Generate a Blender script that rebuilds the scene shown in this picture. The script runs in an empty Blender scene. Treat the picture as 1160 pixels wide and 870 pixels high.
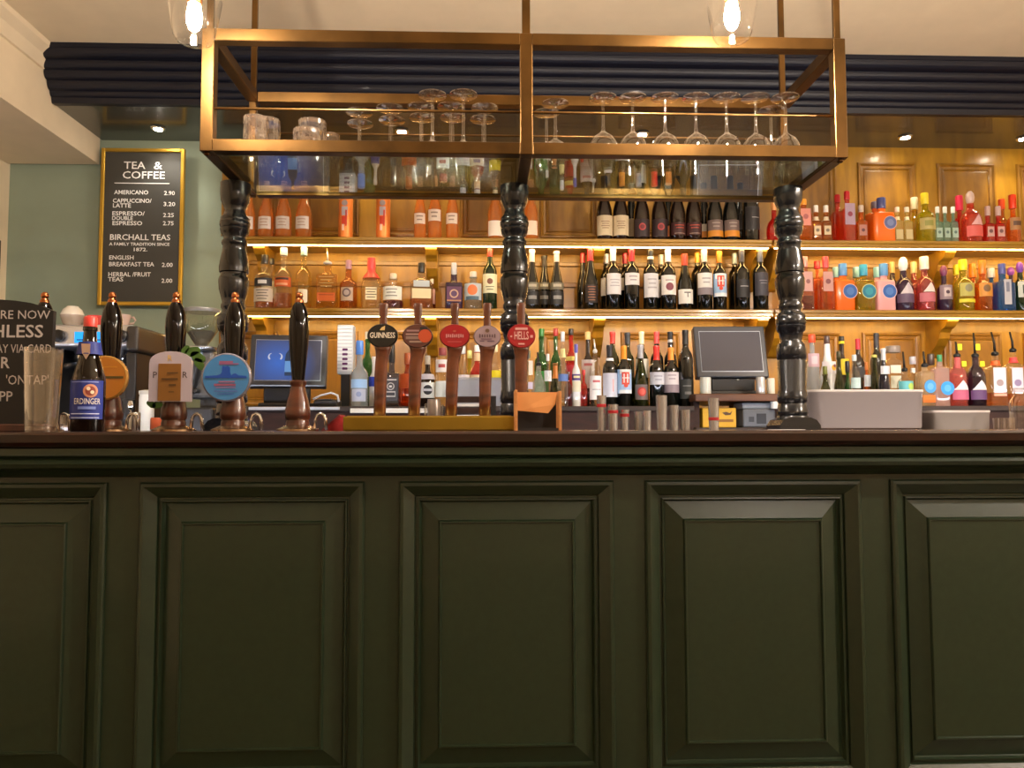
import bpy, bmesh, math, random
from mathutils import Matrix, Vector
random.seed(7)
PI = math.pi
SC = bpy.context.scene
COL = SC.collection
# ------------------------------------------------------------------ camera
F = 871.0
EYE = 1.107
PITCH, YAW, ROLL = math.radians(3.25), math.radians(2.0), math.radians(-0.1)
CAMROT = Matrix.Rotation(-YAW, 3, 'Z') @ Matrix.Rotation(PI/2 + PITCH, 3, 'X') @ Matrix.Rotation(ROLL, 3, 'Z')
cam_d = bpy.data.cameras.new('camera')
cam_d.sensor_width = 36.0
cam_d.lens = F/1160*36.0
cam_d.clip_start = 0.02
cam = bpy.data.objects.new('camera', cam_d)
cam.matrix_world = Matrix.Translation((0, 0, EYE)) @ CAMROT.to_4x4()
COL.objects.link(cam)
SC.camera = cam
# ------------------------------------------------------------------ world + view
w = bpy.data.worlds.new('world'); SC.world = w; w.use_nodes = True
w.node_tree.nodes['Background'].inputs[0].default_value = (1.0, 0.9, 0.78, 1)
w.node_tree.nodes['Background'].inputs[1].default_value = 0.02
SC.view_settings.view_transform = 'Standard'
SC.view_settings.look = 'None'
SC.view_settings.gamma = 1.0
SC.view_settings.use_curve_mapping = False
SC.view_settings.exposure = 0.0
try:
    SC.cycles.transparent_max_bounces = 28
    SC.cycles.max_bounces = 8
    SC.cycles.sample_clamp_indirect = 6.0
    SC.cycles.use_denoising = True
except Exception:
    pass
S_BULB, S_LED, W_SPOT, S_WORK = 3000.0, 40.0, 8.5, 38.0

def at(px, py, Y):
    """the place at distance Y in front of the camera that the photograph shows at (px, py)"""
    d = CAMROT @ Vector(((px-580)/F, -(py-435)/F, -1))
    t = Y/d.y
    return Vector((t*d.x, Y, EYE+t*d.z))
def X(px, Y, py=420): return at(px, py, Y).x
def Z(py, Y, px=580): return at(px, py, Y).z

# ------------------------------------------------------------------ colours and materials
def lin(c):
    c = c.lstrip('#')
    v = [int(c[i:i+2], 16)/255 for i in (0, 2, 4)]
    return tuple(x/12.92 if x <= .04045 else ((x+.055)/1.055)**2.4 for x in v)
MC = {}
def mat(c, rough=.5, metal=0., emit=0., coat=0., spec=.5, bump=None, vary=0., trans=0., name=None):
    key = (c, rough, metal, emit, coat, spec, bump, vary, trans)
    if key in MC: return MC[key]
    m = bpy.data.materials.new(name or 'paint_'+c.lstrip('#')); m.use_nodes = True
    nt = m.node_tree; p = nt.nodes['Principled BSDF']
    col = (*lin(c), 1)
    p.inputs['Base Color'].default_value = col
    p.inputs['Roughness'].default_value = rough
    p.inputs['Metallic'].default_value = metal
    p.inputs['Coat Weight'].default_value = coat
    p.inputs['Coat Roughness'].default_value = .06
    p.inputs['Specular IOR Level'].default_value = spec
    if trans: p.inputs['Transmission Weight'].default_value = trans
    if emit:
        p.inputs['Emission Color'].default_value = col
        p.inputs['Emission Strength'].default_value = emit
    if vary or bump:
        tc = nt.nodes.new('ShaderNodeTexCoord')
        n = nt.nodes.new('ShaderNodeTexNoise'); n.inputs['Scale'].default_value = bump[0] if bump else 9
        n.inputs['Detail'].default_value = 5
        nt.links.new(tc.outputs['Object'], n.inputs['Vector'])
        if vary:
            r = nt.nodes.new('ShaderNodeMapRange')
            r.inputs[1].default_value = .3; r.inputs[2].default_value = .7
            r.inputs[3].default_value = 1-vary; r.inputs[4].default_value = 1+vary
            nt.links.new(n.outputs['Fac'], r.inputs[0])
            mx = nt.nodes.new('ShaderNodeMix'); mx.data_type = 'RGBA'; mx.blend_type = 'MULTIPLY'
            mx.inputs['Factor'].default_value = 1
            mx.inputs[6].default_value = col
            nt.links.new(r.outputs[0], mx.inputs[7])
            nt.links.new(mx.outputs[2], p.inputs['Base Color'])
        if bump:
            b = nt.nodes.new('ShaderNodeBump'); b.inputs['Strength'].default_value = bump[1]
            b.inputs['Distance'].default_value = .004
            nt.links.new(n.outputs['Fac'], b.inputs['Height'])
            nt.links.new(b.outputs[0], p.inputs['Normal'])
    MC[key] = m
    return m
def wood(c1, c2, scale=(3, 3, 26), rough=.45, coat=.2, name='wood'):
    key = ('wood', c1, c2, scale, rough, coat)
    if key in MC: return MC[key]
    m = bpy.data.materials.new(name); m.use_nodes = True
    nt = m.node_tree; p = nt.nodes['Principled BSDF']
    tc = nt.nodes.new('ShaderNodeTexCoord'); mp = nt.nodes.new('ShaderNodeMapping')
    mp.inputs['Scale'].default_value = scale
    n = nt.nodes.new('ShaderNodeTexNoise'); n.inputs['Scale'].default_value = 3; n.inputs['Detail'].default_value = 6
    n.inputs['Distortion'].default_value = .6
    r = nt.nodes.new('ShaderNodeValToRGB')
    r.color_ramp.elements[0].position = .33; r.color_ramp.elements[1].position = .68
    r.color_ramp.elements[0].color = (*lin(c1), 1); r.color_ramp.elements[1].color = (*lin(c2), 1)
    nt.links.new(tc.outputs['Object'], mp.inputs[0]); nt.links.new(mp.outputs[0], n.inputs['Vector'])
    nt.links.new(n.outputs['Fac'], r.inputs[0]); nt.links.new(r.outputs[0], p.inputs['Base Color'])
    p.inputs['Roughness'].default_value = rough
    p.inputs['Coat Weight'].default_value = coat; p.inputs['Coat Roughness'].default_value = .15
    MC[key] = m
    return m
def glass(c='#ffffff', milk=0., rough=.02, ior=1.55, milkc=None, edge=3.0):
    """thin clear or tinted glass: tinted see-through with Fresnel reflection, optional milky share"""
    key = ('glass', c, milk, rough, ior, milkc, edge)
    if key in MC: return MC[key]
    m = bpy.data.materials.new('glass_'+c.lstrip('#')); m.use_nodes = True
    nt = m.node_tree; nt.nodes.remove(nt.nodes['Principled BSDF'])
    out = nt.nodes['Material Output']
    t = nt.nodes.new('ShaderNodeBsdfTransparent'); t.inputs[0].default_value = (*lin(c), 1)
    body = t.outputs[0]
    if milk:
        d = nt.nodes.new('ShaderNodeBsdfDiffuse'); d.inputs[0].default_value = (*lin(milkc or c), 1)
        tr = nt.nodes.new('ShaderNodeBsdfTranslucent'); tr.inputs[0].default_value = (*lin(milkc or c), 1)
        a = nt.nodes.new('ShaderNodeMixShader'); a.inputs[0].default_value = .45
        nt.links.new(d.outputs[0], a.inputs[1]); nt.links.new(tr.outputs[0], a.inputs[2])
        b = nt.nodes.new('ShaderNodeMixShader'); b.inputs[0].default_value = milk*.6
        nt.links.new(body, b.inputs[1]); nt.links.new(a.outputs[0], b.inputs[2]); body = b.outputs[0]
    g = nt.nodes.new('ShaderNodeBsdfGlossy'); g.inputs[0].default_value = (1, 1, 1, 1); g.inputs['Roughness'].default_value = rough
    lw = nt.nodes.new('ShaderNodeLayerWeight'); lw.inputs[0].default_value = .5
    pw_ = nt.nodes.new('ShaderNodeMath'); pw_.operation = 'POWER'; pw_.inputs[1].default_value = edge
    f0 = ((ior-1)/(ior+1))**2
    fr = nt.nodes.new('ShaderNodeMath'); fr.operation = 'MULTIPLY_ADD'; fr.inputs[1].default_value = .92*(1-f0); fr.inputs[2].default_value = f0*1.3
    nt.links.new(lw.outputs['Facing'], pw_.inputs[0]); nt.links.new(pw_.outputs[0], fr.inputs[0])
    mx = nt.nodes.new('ShaderNodeMixShader')
    nt.links.new(fr.outputs[0], mx.inputs[0]); nt.links.new(body, mx.inputs[1]); nt.links.new(g.outputs[0], mx.inputs[2])
    nt.links.new(mx.outputs[0], out.inputs[0])
    MC[key] = m
    return m
def emis(c, s):
    key = ('emis', c, s)
    if key in MC: return MC[key]
    m = bpy.data.materials.new('lamp_'+c.lstrip('#')); m.use_nodes = True
    nt = m.node_tree; nt.nodes.remove(nt.nodes['Principled BSDF'])
    e = nt.nodes.new('ShaderNodeEmission'); e.inputs[0].default_value = (*lin(c), 1); e.inputs[1].default_value = s
    nt.links.new(e.outputs[0], nt.nodes['Material Output'].inputs[0])
    MC[key] = m
    return m
def brass_mat():
    if 'brass' in MC: return MC['brass']
    m = bpy.data.materials.new('brushed_brass'); m.use_nodes = True
    nt = m.node_tree; p = nt.nodes['Principled BSDF']
    tc = nt.nodes.new('ShaderNodeTexCoord'); n = nt.nodes.new('ShaderNodeTexNoise')
    n.inputs['Scale'].default_value = 7; n.inputs['Detail'].default_value = 6
    r = nt.nodes.new('ShaderNodeValToRGB')
    r.color_ramp.elements[0].color = (*lin('#523d23'), 1); r.color_ramp.elements[1].color = (*lin('#785830'), 1)
    r.color_ramp.elements[0].position = .3; r.color_ramp.elements[1].position = .7
    nt.links.new(tc.outputs['Object'], n.inputs['Vector']); nt.links.new(n.outputs['Fac'], r.inputs[0])
    nt.links.new(r.outputs[0], p.inputs['Base Color'])
    p.inputs['Metallic'].default_value = 1; p.inputs['Roughness'].default_value = .36
    MC['brass'] = m
    return m

GREEN = mat('#293928', .36, coat=.2, vary=.10, bump=(60, .06), name='bar_green_paint')
MAHOG = wood('#180604', '#2e0e08', (4, 30, 30), .25, .25, 'mahogany')
BRASS = brass_mat()
STEEL = mat('#d4d4d4', .32, 1., name='steel')
CHROME = mat('#dcdcdc', .12, 1., name='chrome')
BLACK = mat('#0a0a0a', .4, name='black')
POST = mat('#0c1016', .26, coat=.5, name='post_paint')
NAVY = mat('#0b0e1c', .45, coat=.05, spec=.35, name='cornice_navy')
OAK = wood('#87600f', '#a97c1a', (5, 5, 1.1), .4, .25, 'honey_wood')
OAKH = wood('#866014', '#a97f1e', (1.1, 5, 9), .4, .25, 'honey_wood_board')
CREAM = mat('#e2d0b0', .75, vary=.03, name='cream_plaster')
SAGE = mat('#8d9a86', .7, vary=.03, name='sage_wall')

# ------------------------------------------------------------------ mesh helpers
def link(name, me, m, parent=None, loc=None, smooth=False):
    o = bpy.data.objects.new(name, me)
    if m is not None and len(me.materials) == 0: me.materials.append(m)
    COL.objects.link(o)
    if parent is not None: o.parent = parent
    if loc is not None: o.location = loc
    if smooth:
        me.polygons.foreach_set('use_smooth', [True]*len(me.polygons))
    return o
def from_py(name, v, f, m, parent=None, loc=None, smooth=False):
    me = bpy.data.meshes.new(name); me.from_pydata([tuple(q) for q in v], [], f); me.update()
    return link(name, me, m, parent, loc, smooth)
def bm_obj(name, bm, m, parent=None, loc=None, smooth=False):
    me = bpy.data.meshes.new(name); bm.to_mesh(me); bm.free()
    return link(name, me, m, parent, loc, smooth)
def add_box(bm, x0, x1, y0, y1, z0, z1, bev=0., seg=1):
    r = bmesh.ops.create_cube(bm, size=1, matrix=Matrix.Translation(((x0+x1)/2, (y0+y1)/2, (z0+z1)/2)) @ Matrix.Diagonal((x1-x0, y1-y0, z1-z0, 1)))
    if bev:
        es = list({e for v in r['verts'] for e in v.link_edges})
        bmesh.ops.bevel(bm, geom=es, offset=bev, segments=seg, affect='EDGES', profile=.5)
def box(name, x0, x1, y0, y1, z0, z1, m, parent=None, bev=0., seg=1, loc=None):
    bm = bmesh.new(); add_box(bm, min(x0, x1), max(x0, x1), min(y0, y1), max(y0, y1), min(z0, z1), max(z0, z1), bev, seg)
    return bm_obj(name, bm, m, parent, loc)
def ringpts(r, n=2., ry=1., seg=20):
    out = []
    for i in range(seg):
        a = 2*PI*(i+.5)/seg
        c, s = math.cos(a), math.sin(a)
        out.append((r*math.copysign(abs(c)**(2/n), c), r*ry*math.copysign(abs(s)**(2/n), s)))
    return out
def lathe_data(prof, seg=20, ry=1., open_top=False, open_bot=False):
    """prof: (radius, z) or (radius, z, superellipse exponent)"""
    v, f = [], []
    for p in prof:
        n = p[2] if len(p) > 2 else 2.
        v += [(x, y, p[1]) for x, y in ringpts(max(p[0], 1e-5), n, ry, seg)]
    for k in range(len(prof)-1):
        for i in range(seg):
            j = (i+1) % seg
            f.append((k*seg+i, k*seg+j, (k+1)*seg+j, (k+1)*seg+i))
    if not open_bot: f.append(tuple(range(seg-1, -1, -1)))
    if not open_top: f.append(tuple((len(prof)-1)*seg+i for i in range(seg)))
    return v, f
def lathe(name, prof, m, parent=None, loc=None, seg=20, ry=1., open_top=False, open_bot=False, smooth=True):
    v, f = lathe_data(prof, seg, ry, open_top, open_bot)
    o = from_py(name, v, f, m, parent, loc, smooth)
    if smooth: sharp(o)
    return o
def sharp(o, ang=50):
    me = o.data
    bm = bmesh.new(); bm.from_mesh(me)
    for e in bm.edges:
        if len(e.link_faces) == 2 and e.calc_face_angle(0) > math.radians(ang): e.smooth = False
    bm.to_mesh(me); bm.free()
def tube(name, pts, r, m, parent=None, seg=8, loc=None, r2=None):
    pts = [Vector(p) for p in pts]
    v, f = [], []
    for k, p in enumerate(pts):
        d = (pts[min(k+1, len(pts)-1)]-pts[max(k-1, 0)]).normalized()
        u = d.cross(Vector((0, 0, 1)))
        if u.length < 1e-3: u = d.cross(Vector((0, 1, 0)))
        u.normalize(); q = d.cross(u)
        rr = r if r2 is None else r+(r2-r)*k/(len(pts)-1)
        for i in range(seg):
            a = 2*PI*i/seg
            v.append(p+u*rr*math.cos(a)+q*rr*math.sin(a))
    for k in range(len(pts)-1):
        for i in range(seg):
            j = (i+1) % seg
            f.append((k*seg+i, (k+1)*seg+i, (k+1)*seg+j, k*seg+j))
    f.append(tuple(range(seg))); f.append(tuple(reversed([(len(pts)-1)*seg+i for i in range(seg)])))
    return from_py(name, v, f, m, parent, loc, True)
def prism_x(name, prof, x0, x1, m, parent=None, loc=None):
    """prof: (y, z) outline extruded along x"""
    n = len(prof)
    v = [(x0, y, z) for y, z in prof]+[(x1, y, z) for y, z in prof]
    f = [tuple(range(n)), tuple(reversed(range(n, 2*n)))]
    f += [(i, i+n, (i+1) % n+n, (i+1) % n) for i in range(n)]
    o = from_py(name, v, f, m, parent, loc)
    fixn(o)
    return o
def prism_y(name, prof, y0, y1, m, parent=None, loc=None):
    """prof: (x, z) outline extruded along y"""
    n = len(prof)
    v = [(x, y0, z) for x, z in prof]+[(x, y1, z) for x, z in prof]
    f = [tuple(range(n)), tuple(reversed(range(n, 2*n)))]
    f += [(i, i+n, (i+1) % n+n, (i+1) % n) for i in range(n)]
    o = from_py(name, v, f, m, parent, loc)
    fixn(o)
    return o
def fixn(o):
    bm = bmesh.new(); bm.from_mesh(o.data); bmesh.ops.recalc_face_normals(bm, faces=bm.faces); bm.to_mesh(o.data); bm.free()
def nested(name, x0, x1, z0, z1, steps, m, parent=None):
    """rectangular relief seen from -y: steps of (inset, y)"""
    v, f = [], []
    for s, y in steps:
        v += [(x0+s, y, z0+s), (x1-s, y, z0+s), (x1-s, y, z1-s), (x0+s, y, z1-s)]
    for k in range(len(steps)-1):
        for i in range(4):
            j = (i+1) % 4
            f.append((k*4+i, k*4+j, k*4+4+j, k*4+4+i))
    k = (len(steps)-1)*4
    f.append((k, k+1, k+2, k+3))
    return from_py(name, v, f, m, parent)
def tag(o, label=None, cat=None, group=None, kind=None):
    if label: o['label'] = label
    if cat: o['category'] = cat
    if group: o['group'] = group
    if kind: o['kind'] = kind
    return o
def thing(name, loc, label, cat, group=None, rz=0.):
    o = bpy.data.objects.new(name, None); COL.objects.link(o)
    o.empty_display_size = .05
    o.location = loc; o.rotation_euler = (0, 0, rz)
    return tag(o, label, cat, group)
def copy_tree(o, parent=None):
    c = o.copy(); COL.objects.link(c)
    if parent is not None: c.parent = parent
    for ch in list(o.children): copy_tree(ch, c)
    return c
TEXTC = {}
def text2d(s, size, align='CENTER', bold=0.):
    key = (s, size, align, bold)
    if key in TEXTC: return TEXTC[key]
    cu = bpy.data.curves.new('text', 'FONT'); cu.body = s; cu.size = size
    cu.align_x = align; cu.align_y = 'CENTER'; cu.resolution_u = 2; cu.offset = bold
    ob = bpy.data.objects.new('text', cu)
    me = bpy.data.meshes.new_from_object(ob)
    vs = [(v.co.x, v.co.y) for v in me.vertices]; fs = [tuple(p.vertices) for p in me.polygons]
    bpy.data.objects.remove(ob); bpy.data.curves.remove(cu); bpy.data.meshes.remove(me)
    TEXTC[key] = (vs, fs)
    return vs, fs
def lettering(s, x, z, y, size, m, parent, align='CENTER', width=None, bold=0.):
    """flat letters facing -y at plane y (in the parent's space); width stretches them to a measured width"""
    vs, fs = text2d(s, size, align, bold)
    if not vs: return None
    k = 1.
    if width:
        wx = max(a for a, b in vs)-min(a for a, b in vs); k = width/max(wx, 1e-6)
    return from_py('lettering', [(x+a*k, y, z+b) for a, b in vs], fs, m, parent)

def pbar(x, z, y, w, h, c, parent):
    """one printed stroke on a flat face"""
    return from_py('print', [(x-w/2, y, z-h/2), (x+w/2, y, z-h/2), (x+w/2, y, z+h/2), (x-w/2, y, z+h/2)], [(0, 1, 2, 3)], mat(c, .5), parent)

# ================================================================== the setting
CEIL, SOF, WB = 2.835, 2.625, 4.03
XL, XR, YR = -2.49, 4.3, -3.2
def struct(o): o['kind'] = 'structure'; return o
struct(box('floor', XL-.1, XR+.1, YR-.1, WB+.12, -.05, 0, wood('#3a2414', '#5a3a20', (2, 12, 2), .45, .2, 'floor_boards')))
struct(box('ceiling', XL-.1, XR+.1, YR-.1, 3.60, CEIL, CEIL+.05, CREAM))
struct(box('wall_right', XR, XR+.1, YR-.1, WB+.12, 0, CEIL+.05, CREAM))
struct(box('wall_rear', XL-.1, XR+.1, YR-.1, YR, 0, CEIL+.05, CREAM))
struct(box('wall_left', XL-.1, XL, YR-.1, WB+.12, 0, CEIL+.05, CREAM))
XB = -2.02          # right face of the boxed-in beam along the left wall
struct(box('wall_bulkhead', XL, XB, -1.0, WB-.001, 2.487, CEIL, CREAM))
struct(prism_y('trim_2', [(XB, CEIL), (XB+.075, CEIL), (XB+.07, CEIL-.02), (XB+.035, CEIL-.045), (XB+.02, CEIL-.075), (XB+.012, CEIL-.09), (XB, CEIL-.092)], -1.0, 3.52, CREAM))
XS = X(274, WB)      # where the honey-coloured shelving wall begins
struct(box('wall_back', XL-.1, XS, WB+.02, WB+.12, 0, CEIL+.05, SAGE))
# the dropped soffit over the back bar, and its stepped cornice
struct(box('ceiling_soffit', XB, XR, 3.60, WB+.12, SOF, CEIL+.04, mat('#3b3d36', .24, coat=.35, name='soffit_gloss')))
cp = [(3.6, CEIL), (3.42, CEIL), (3.42, CEIL-.02)]
for y0_, z0_, y1_, z1_ in ((3.424, .021, 3.462, .056), (3.468, .058, 3.492, .09), (3.497, .092, 3.520, .126), (3.525, .128, 3.545, .164), (3.550, .167, 3.566, .19)):
    for q in range(6):
        a = q/5*PI/2
        cp.append((y0_+(y1_-y0_)*(1-math.cos(a)), CEIL-z0_-(z1_-z0_)*math.sin(a)))
cp += [(3.572, SOF-.006), (3.6, SOF-.006)]
struct(prism_x('trim_1', cp, XB+.004, XR, NAVY))
# brown door frame at the far left
struct(box('door_1', XL, XL+.03, 3.2, 3.95, 0, 2.06, wood('#2e120b', '#45200f', (4, 4, 30), .4, .3, 'door_wood')))

# the panelled wall behind the shelves
pw = struct(box('wall_panelling', XS, XR, WB, WB+.12, 0, SOF, OAK))
SH_Y0, SH_Y1 = 3.78, WB
ZU, ZM = 2.052, 1.697       # tops of the two shelves
ZC = 1.190                  # top of the back counter
steps = [(0, WB), (.003, WB-.012), (.012, WB-.014), (.02, WB-.004), (.032, WB-.002), (.036, WB-.006), (.04, WB-.0005), (.05, WB-.003)]
DARKOAK = wood('#744e0e', '#946918', (5, 5, 1.1), .4, .25, 'honey_wood_moulding')
for k in range(-8, 3):
    xa, xb = X(977+91.2*k, WB), X(1044+91.2*k, WB)
    nested('panel', xa, xb, ZU+.06, SOF-.085, steps, DARKOAK, pw)
    nested('panel', xa, xb, ZC+.03, ZM-.085, steps, DARKOAK, pw)
for za, zb in ((ZM+.028, ZM+.045), (ZM+.15, ZM+.175), (ZM+.262, ZM+.285)):
    box('rail', XS+.002, XR, WB-.012, WB+.004, za, zb, DARKOAK, pw, .003)

# ------------------------------------------------------------------ shelves with light strips
LEDM = emis('#ffd080', S_LED)
def shelf(x0, x1, ztop, brk, label):
    t = thing('wall_shelf', ((x0+x1)/2, SH_Y1, ztop), label, 'shelf', 'lit shelves behind the bar')
    def L(x, y, z): return (x-t.location.x, y-t.location.y, z-t.location.z)
    a, b = x0-t.location.x, x1-t.location.x
    d = SH_Y0-SH_Y1
    prism_x('board', [(-.001, 0), (d+.008, 0), (d, -.004), (d, -.016), (d+.006, -.020), (d+.006, -.034), (d+.012, -.038), (d+.022, -.038), (d+.022, -.028), (-.001, -.028)], a, b, OAKH, t)
    box('light_strip', a+.01, b-.01, d+.0225, d+.032, -.0408, -.0285, LEDM, t)
    for px in brk:
        x = X(px, SH_Y0+.02)-t.location.x
        pr = [(d+.045, -.0285), (d+.045, -.05), (d+.07, -.075), (d+.1, -.085), (d+.115, -.1), (d+.125, -.13), (d+.155, -.165), (d+.19, -.19), (d+.215, -.215), (-.003, -.225), (-.003, -.0285)]
        prism_x('bracket', pr, x-.028, x+.028, OAK, t)
    return t
XD = X(879, SH_Y0)
for ztop, nm in ((ZU, 'upper'), (ZM, 'lower')):
    shelf(XS+.002, XD-.006, ztop, (289, 487, 681, 868), 'long honey wood %s shelf with glowing edge, left of right post' % nm)
    shelf(XD+.006, XR-.01, ztop, (893, 1085, 1290), 'honey wood %s shelf with glowing edge, right of right post' % nm)

# soffit downlights
for i, (px, py) in enumerate(((178, 146), (455, 149), (728, 153), (1027, 160), (1161, 158))):
    p = at(px, py, 3.86); x = p.x
    names = ('above the tea and coffee board', 'above the rose wine bottles', 'above the dark wine bottles', 'above the orange bottles at right', 'at the right edge of the soffit')
    t = thing('downlight', (x, 3.87, SOF), 'small round recessed soffit spotlight '+names[i], 'ceiling light', 'recessed soffit spotlights')
    lathe('bezel', [(.034, 0), (.036, -.004), (.034, -.008), (.026, -.009), (.024, -.003), (.024, -.0005)], CHROME, t, seg=24)
    lathe('lens', [(.021, -.0035), (.021, -.006), (.014, -.011)], emis('#fff0d8', 130), t, seg=20)
    ld = bpy.data.lights.new('spot', 'SPOT'); ld.energy = W_SPOT; ld.color = (1, .84, .62) if i else (1, .94, .84)
    ld.spot_size = math.radians(115); ld.spot_blend = .7; ld.shadow_soft_size = .02
    lo = bpy.data.objects.new('spot_light', ld); COL.objects.link(lo); lo.parent = t; lo.location = (0, 0, -.02)

# ------------------------------------------------------------------ pendant lamps
def pendant(x, y, zb, label, k=1., tint='#ffeedd'):
    t = thing('pendant_lamp', (x, y, zb), label, 'pendant lamp', 'glass pendant lamps over the bar')
    h = .19
    prof = [(.012, .001), (.030, .0), (.038, .004), (.043, .014), (.050, .05), (.057, .09), (.062, .125), (.060, .15), (.048, .172), (.03, .185), (.022, h)]
    lathe('glass_shade', prof, glass('#ffffff', 0., ior=1.4, edge=2.6), t, seg=36, open_top=True)
    lathe('bulb', [(.003, .024), (.010, .030), (.0155, .044), (.0165, .058), (.0135, .076), (.0115, .088)], emis(tint, S_BULB*k), t, seg=16)
    lathe('socket', [(.013, .086), (.016, .092), (.016, .15), (.024, h-.004), (.024, h+.02), (.008, h+.035)], mat('#a8683a', .3, 1.), t, seg=20)
    tube('cord', [(0, 0, h+.03), (0, 0, CEIL-zb-.012)], .0035, BLACK, t)
    lathe('ceiling_rose', [(.045, CEIL-zb-.018), (.05, CEIL-zb-.012), (.05, CEIL-zb)], mat('#a8683a', .3, 1.), t, seg=24)
    return t
YP = 1.66
pendant(X(220, YP, 20), YP, Z(48, YP, 220), 'clear glass pendant lamp in front of the left end of the brass rack')
pendant(X(829, YP, 20), YP, Z(46, YP, 829), 'clear glass pendant lamp in front of the right half of the brass rack')
pendant(X(829, YP)+1.22, YP, Z(46, YP, 829), 'added unseen glass pendant lamp beyond the right end of the brass rack')  # added lamp out of view, brightens the right of the bar front
for x, y, lb in ((-1.2, -.9, 'added unseen glass pendant lamp over the room, left of the viewer'), (1.5, -.7, 'added unseen glass pendant lamp over the room, right of the viewer'), (2.6, .55, 'added unseen glass pendant lamp over the room near the right wall')):  # lamps added out of view to light the bar front
    pendant(x, y, 2.05, lb, k=(1.9 if x > 2 else .8 if x > 0 else .05))

# ================================================================== the bar counter
CT = 1.100
bar_x0, bar_x1 = XL+.02, 3.2
top = tag(prism_x('worktop', [(1.505, CT-.005), (1.509, CT), (2.45, CT), (2.45, CT-.032), (1.53, CT-.032), (1.515, CT-.028), (1.506, CT-.02)], bar_x0, bar_x1, MAHOG),
          'long polished dark mahogany bar counter top', 'bar top')
bf = thing('bar_counter', (0, 1.6, 0), 'dark green panelled bar front with raised mouldings', 'bar counter')
def by(y): return y-1.6
zt = CT-.032
prism_x('edge_moulding', [(by(1.6), zt), (by(1.525), zt), (by(1.525), zt-.014), (by(1.54), zt-.017), (by(1.542), zt-.02), (by(1.535), zt-.022),
        (by(1.53), zt-.03), (by(1.535), zt-.038), (by(1.552), zt-.041), (by(1.575), zt-.046), (by(1.59), zt-.056), (by(1.6), zt-.06)], bar_x0, bar_x1, GREEN, bf)
pan = [(-700, -456), (-418, -172), (-130, 120), (162.5, 411), (455, 692.5), (732.5, 971.5), (1009.5, 1250), (1288, 1530), (1568, 1800)]
PZ1, PZ0 = .993, .382
ext = [(X(a, 1.6, 550), X(b, 1.6, 550)) for a, b in pan]
ext = [(max(a, bar_x0+.03), min(b, bar_x1-.03)) for a, b in ext if b > -1e9]
ext = [(a, b) for a, b in ext if b-a > .2]
box('top_rail', bar_x0, bar_x1, 0, .04, PZ1, zt, GREEN, bf)
box('bottom_rail', bar_x0, bar_x1, 0, .04, .16, PZ0, GREEN, bf)
box('skirting', bar_x0, bar_x1, -.02, .04, 0, .16, GREEN, bf, .006)
prev = bar_x0
for a, b in ext+[(bar_x1, bar_x1)]:
    if a-prev > .002: box('stile', prev, a, 0, .04, PZ0, PZ1, GREEN, bf)
    prev = b
psteps = [(0, .001), (.0, -.006), (.003, -.010), (.009, -.011), (.013, -.008), (.030, .006), (.032, .012), (.036, .012), (.037, .007), (.040, .006), (.042, .013), (.044, .016),
          (.080, .004), (.0815, .0), (.083, -.002), (.0855, -.002), (.087, .003)]
for a, b in ext:
    nested('panel', a-.004, b+.004, PZ0-.004, PZ1+.004, psteps, GREEN, bf)
box('back_board', bar_x0, bar_x1, .035, .05, 0, zt, GREEN, bf)
box('bar_end', bar_x1-.02, bar_x1, .05, .82, 0, zt, GREEN, bf)
box('work_light_strip', bar_x0+.1, bar_x1-.1, 2.4505, 2.456, CT-.026, CT-.012, emis('#e8edff', S_WORK), top)
box('rear_board', bar_x0, bar_x1, .80, .82, 0, zt, GREEN, bf)

# ================================================================== turned posts
def post(px, label):
    Y = 2.07
    ys = [(484, 14), (482, 17.5), (474, 17.5), (471.5, 17), (470.5, 15.5), (468, 17), (466, 16.6), (459, 15.8), (457, 14.6), (455, 16.6), (448, 16.3), (446, 15.6), (443, 15.6), (442, 14.8),
          (410, 15.9), (409, 15.2), (407.5, 15.2), (406.5, 16), (396, 16.2), (391, 15), (388, 12.2), (384, 11.8), (381, 12.8), (377, 13), (375, 15.2), (370, 16.3), (369, 15.4), (367, 16.5), (361, 16.5), (360, 15.6), (357.5, 15.8), (354.5, 12.4), (351.5, 11.6), (349, 13.2), (345, 13), (343, 11.8),
          (338, 13), (328, 15.6), (318, 16.3), (314.5, 15.6), (313, 14.2), (310, 14.2), (309, 15.6), (303, 16), (295, 14.9), (285, 13), (279, 12.2), (277, 13.8), (274, 13.8), (272, 12), (269, 11.8), (265, 14.6), (260, 15.7), (259, 14.9), (256, 16.2), (252, 16.2), (251, 15.1), (248, 15.6), (244, 12.4), (239, 10.8), (234, 12.6), (228, 15.4), (220, 16.2), (214, 16.2)]
    k = Y/F
    t = thing('turned_post', (X(px, Y, 420), Y, CT), label, 'post', 'turned posts holding up the rack')
    prof = [(r*k*1.02, max(Z(y, Y, px)-CT, 0)) for y, r in ys]
    prof = [(prof[0][0], .0)]+prof[1:]
    prof[-1] = (prof[-1][0], 1.766-CT)
    lathe('shaft', prof, POST, t, seg=32)
    w_ = .056
    arch = [(-w_, .0), (w_, .0), (w_*.98, .012), (w_*.8, .026), (w_*.5, .033), (-w_*.5, .033), (-w_*.8, .026), (-w_*.98, .012)]
    prism_y('base_block', arch, -.05, .05, POST, t)
    return t
post(263, 'dark turned wooden post behind the blue round pump badge')
post(583, 'dark turned wooden post in the middle, behind the beer taps')
post(897, 'dark turned wooden post at right, beside the grey plastic tub')

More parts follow.
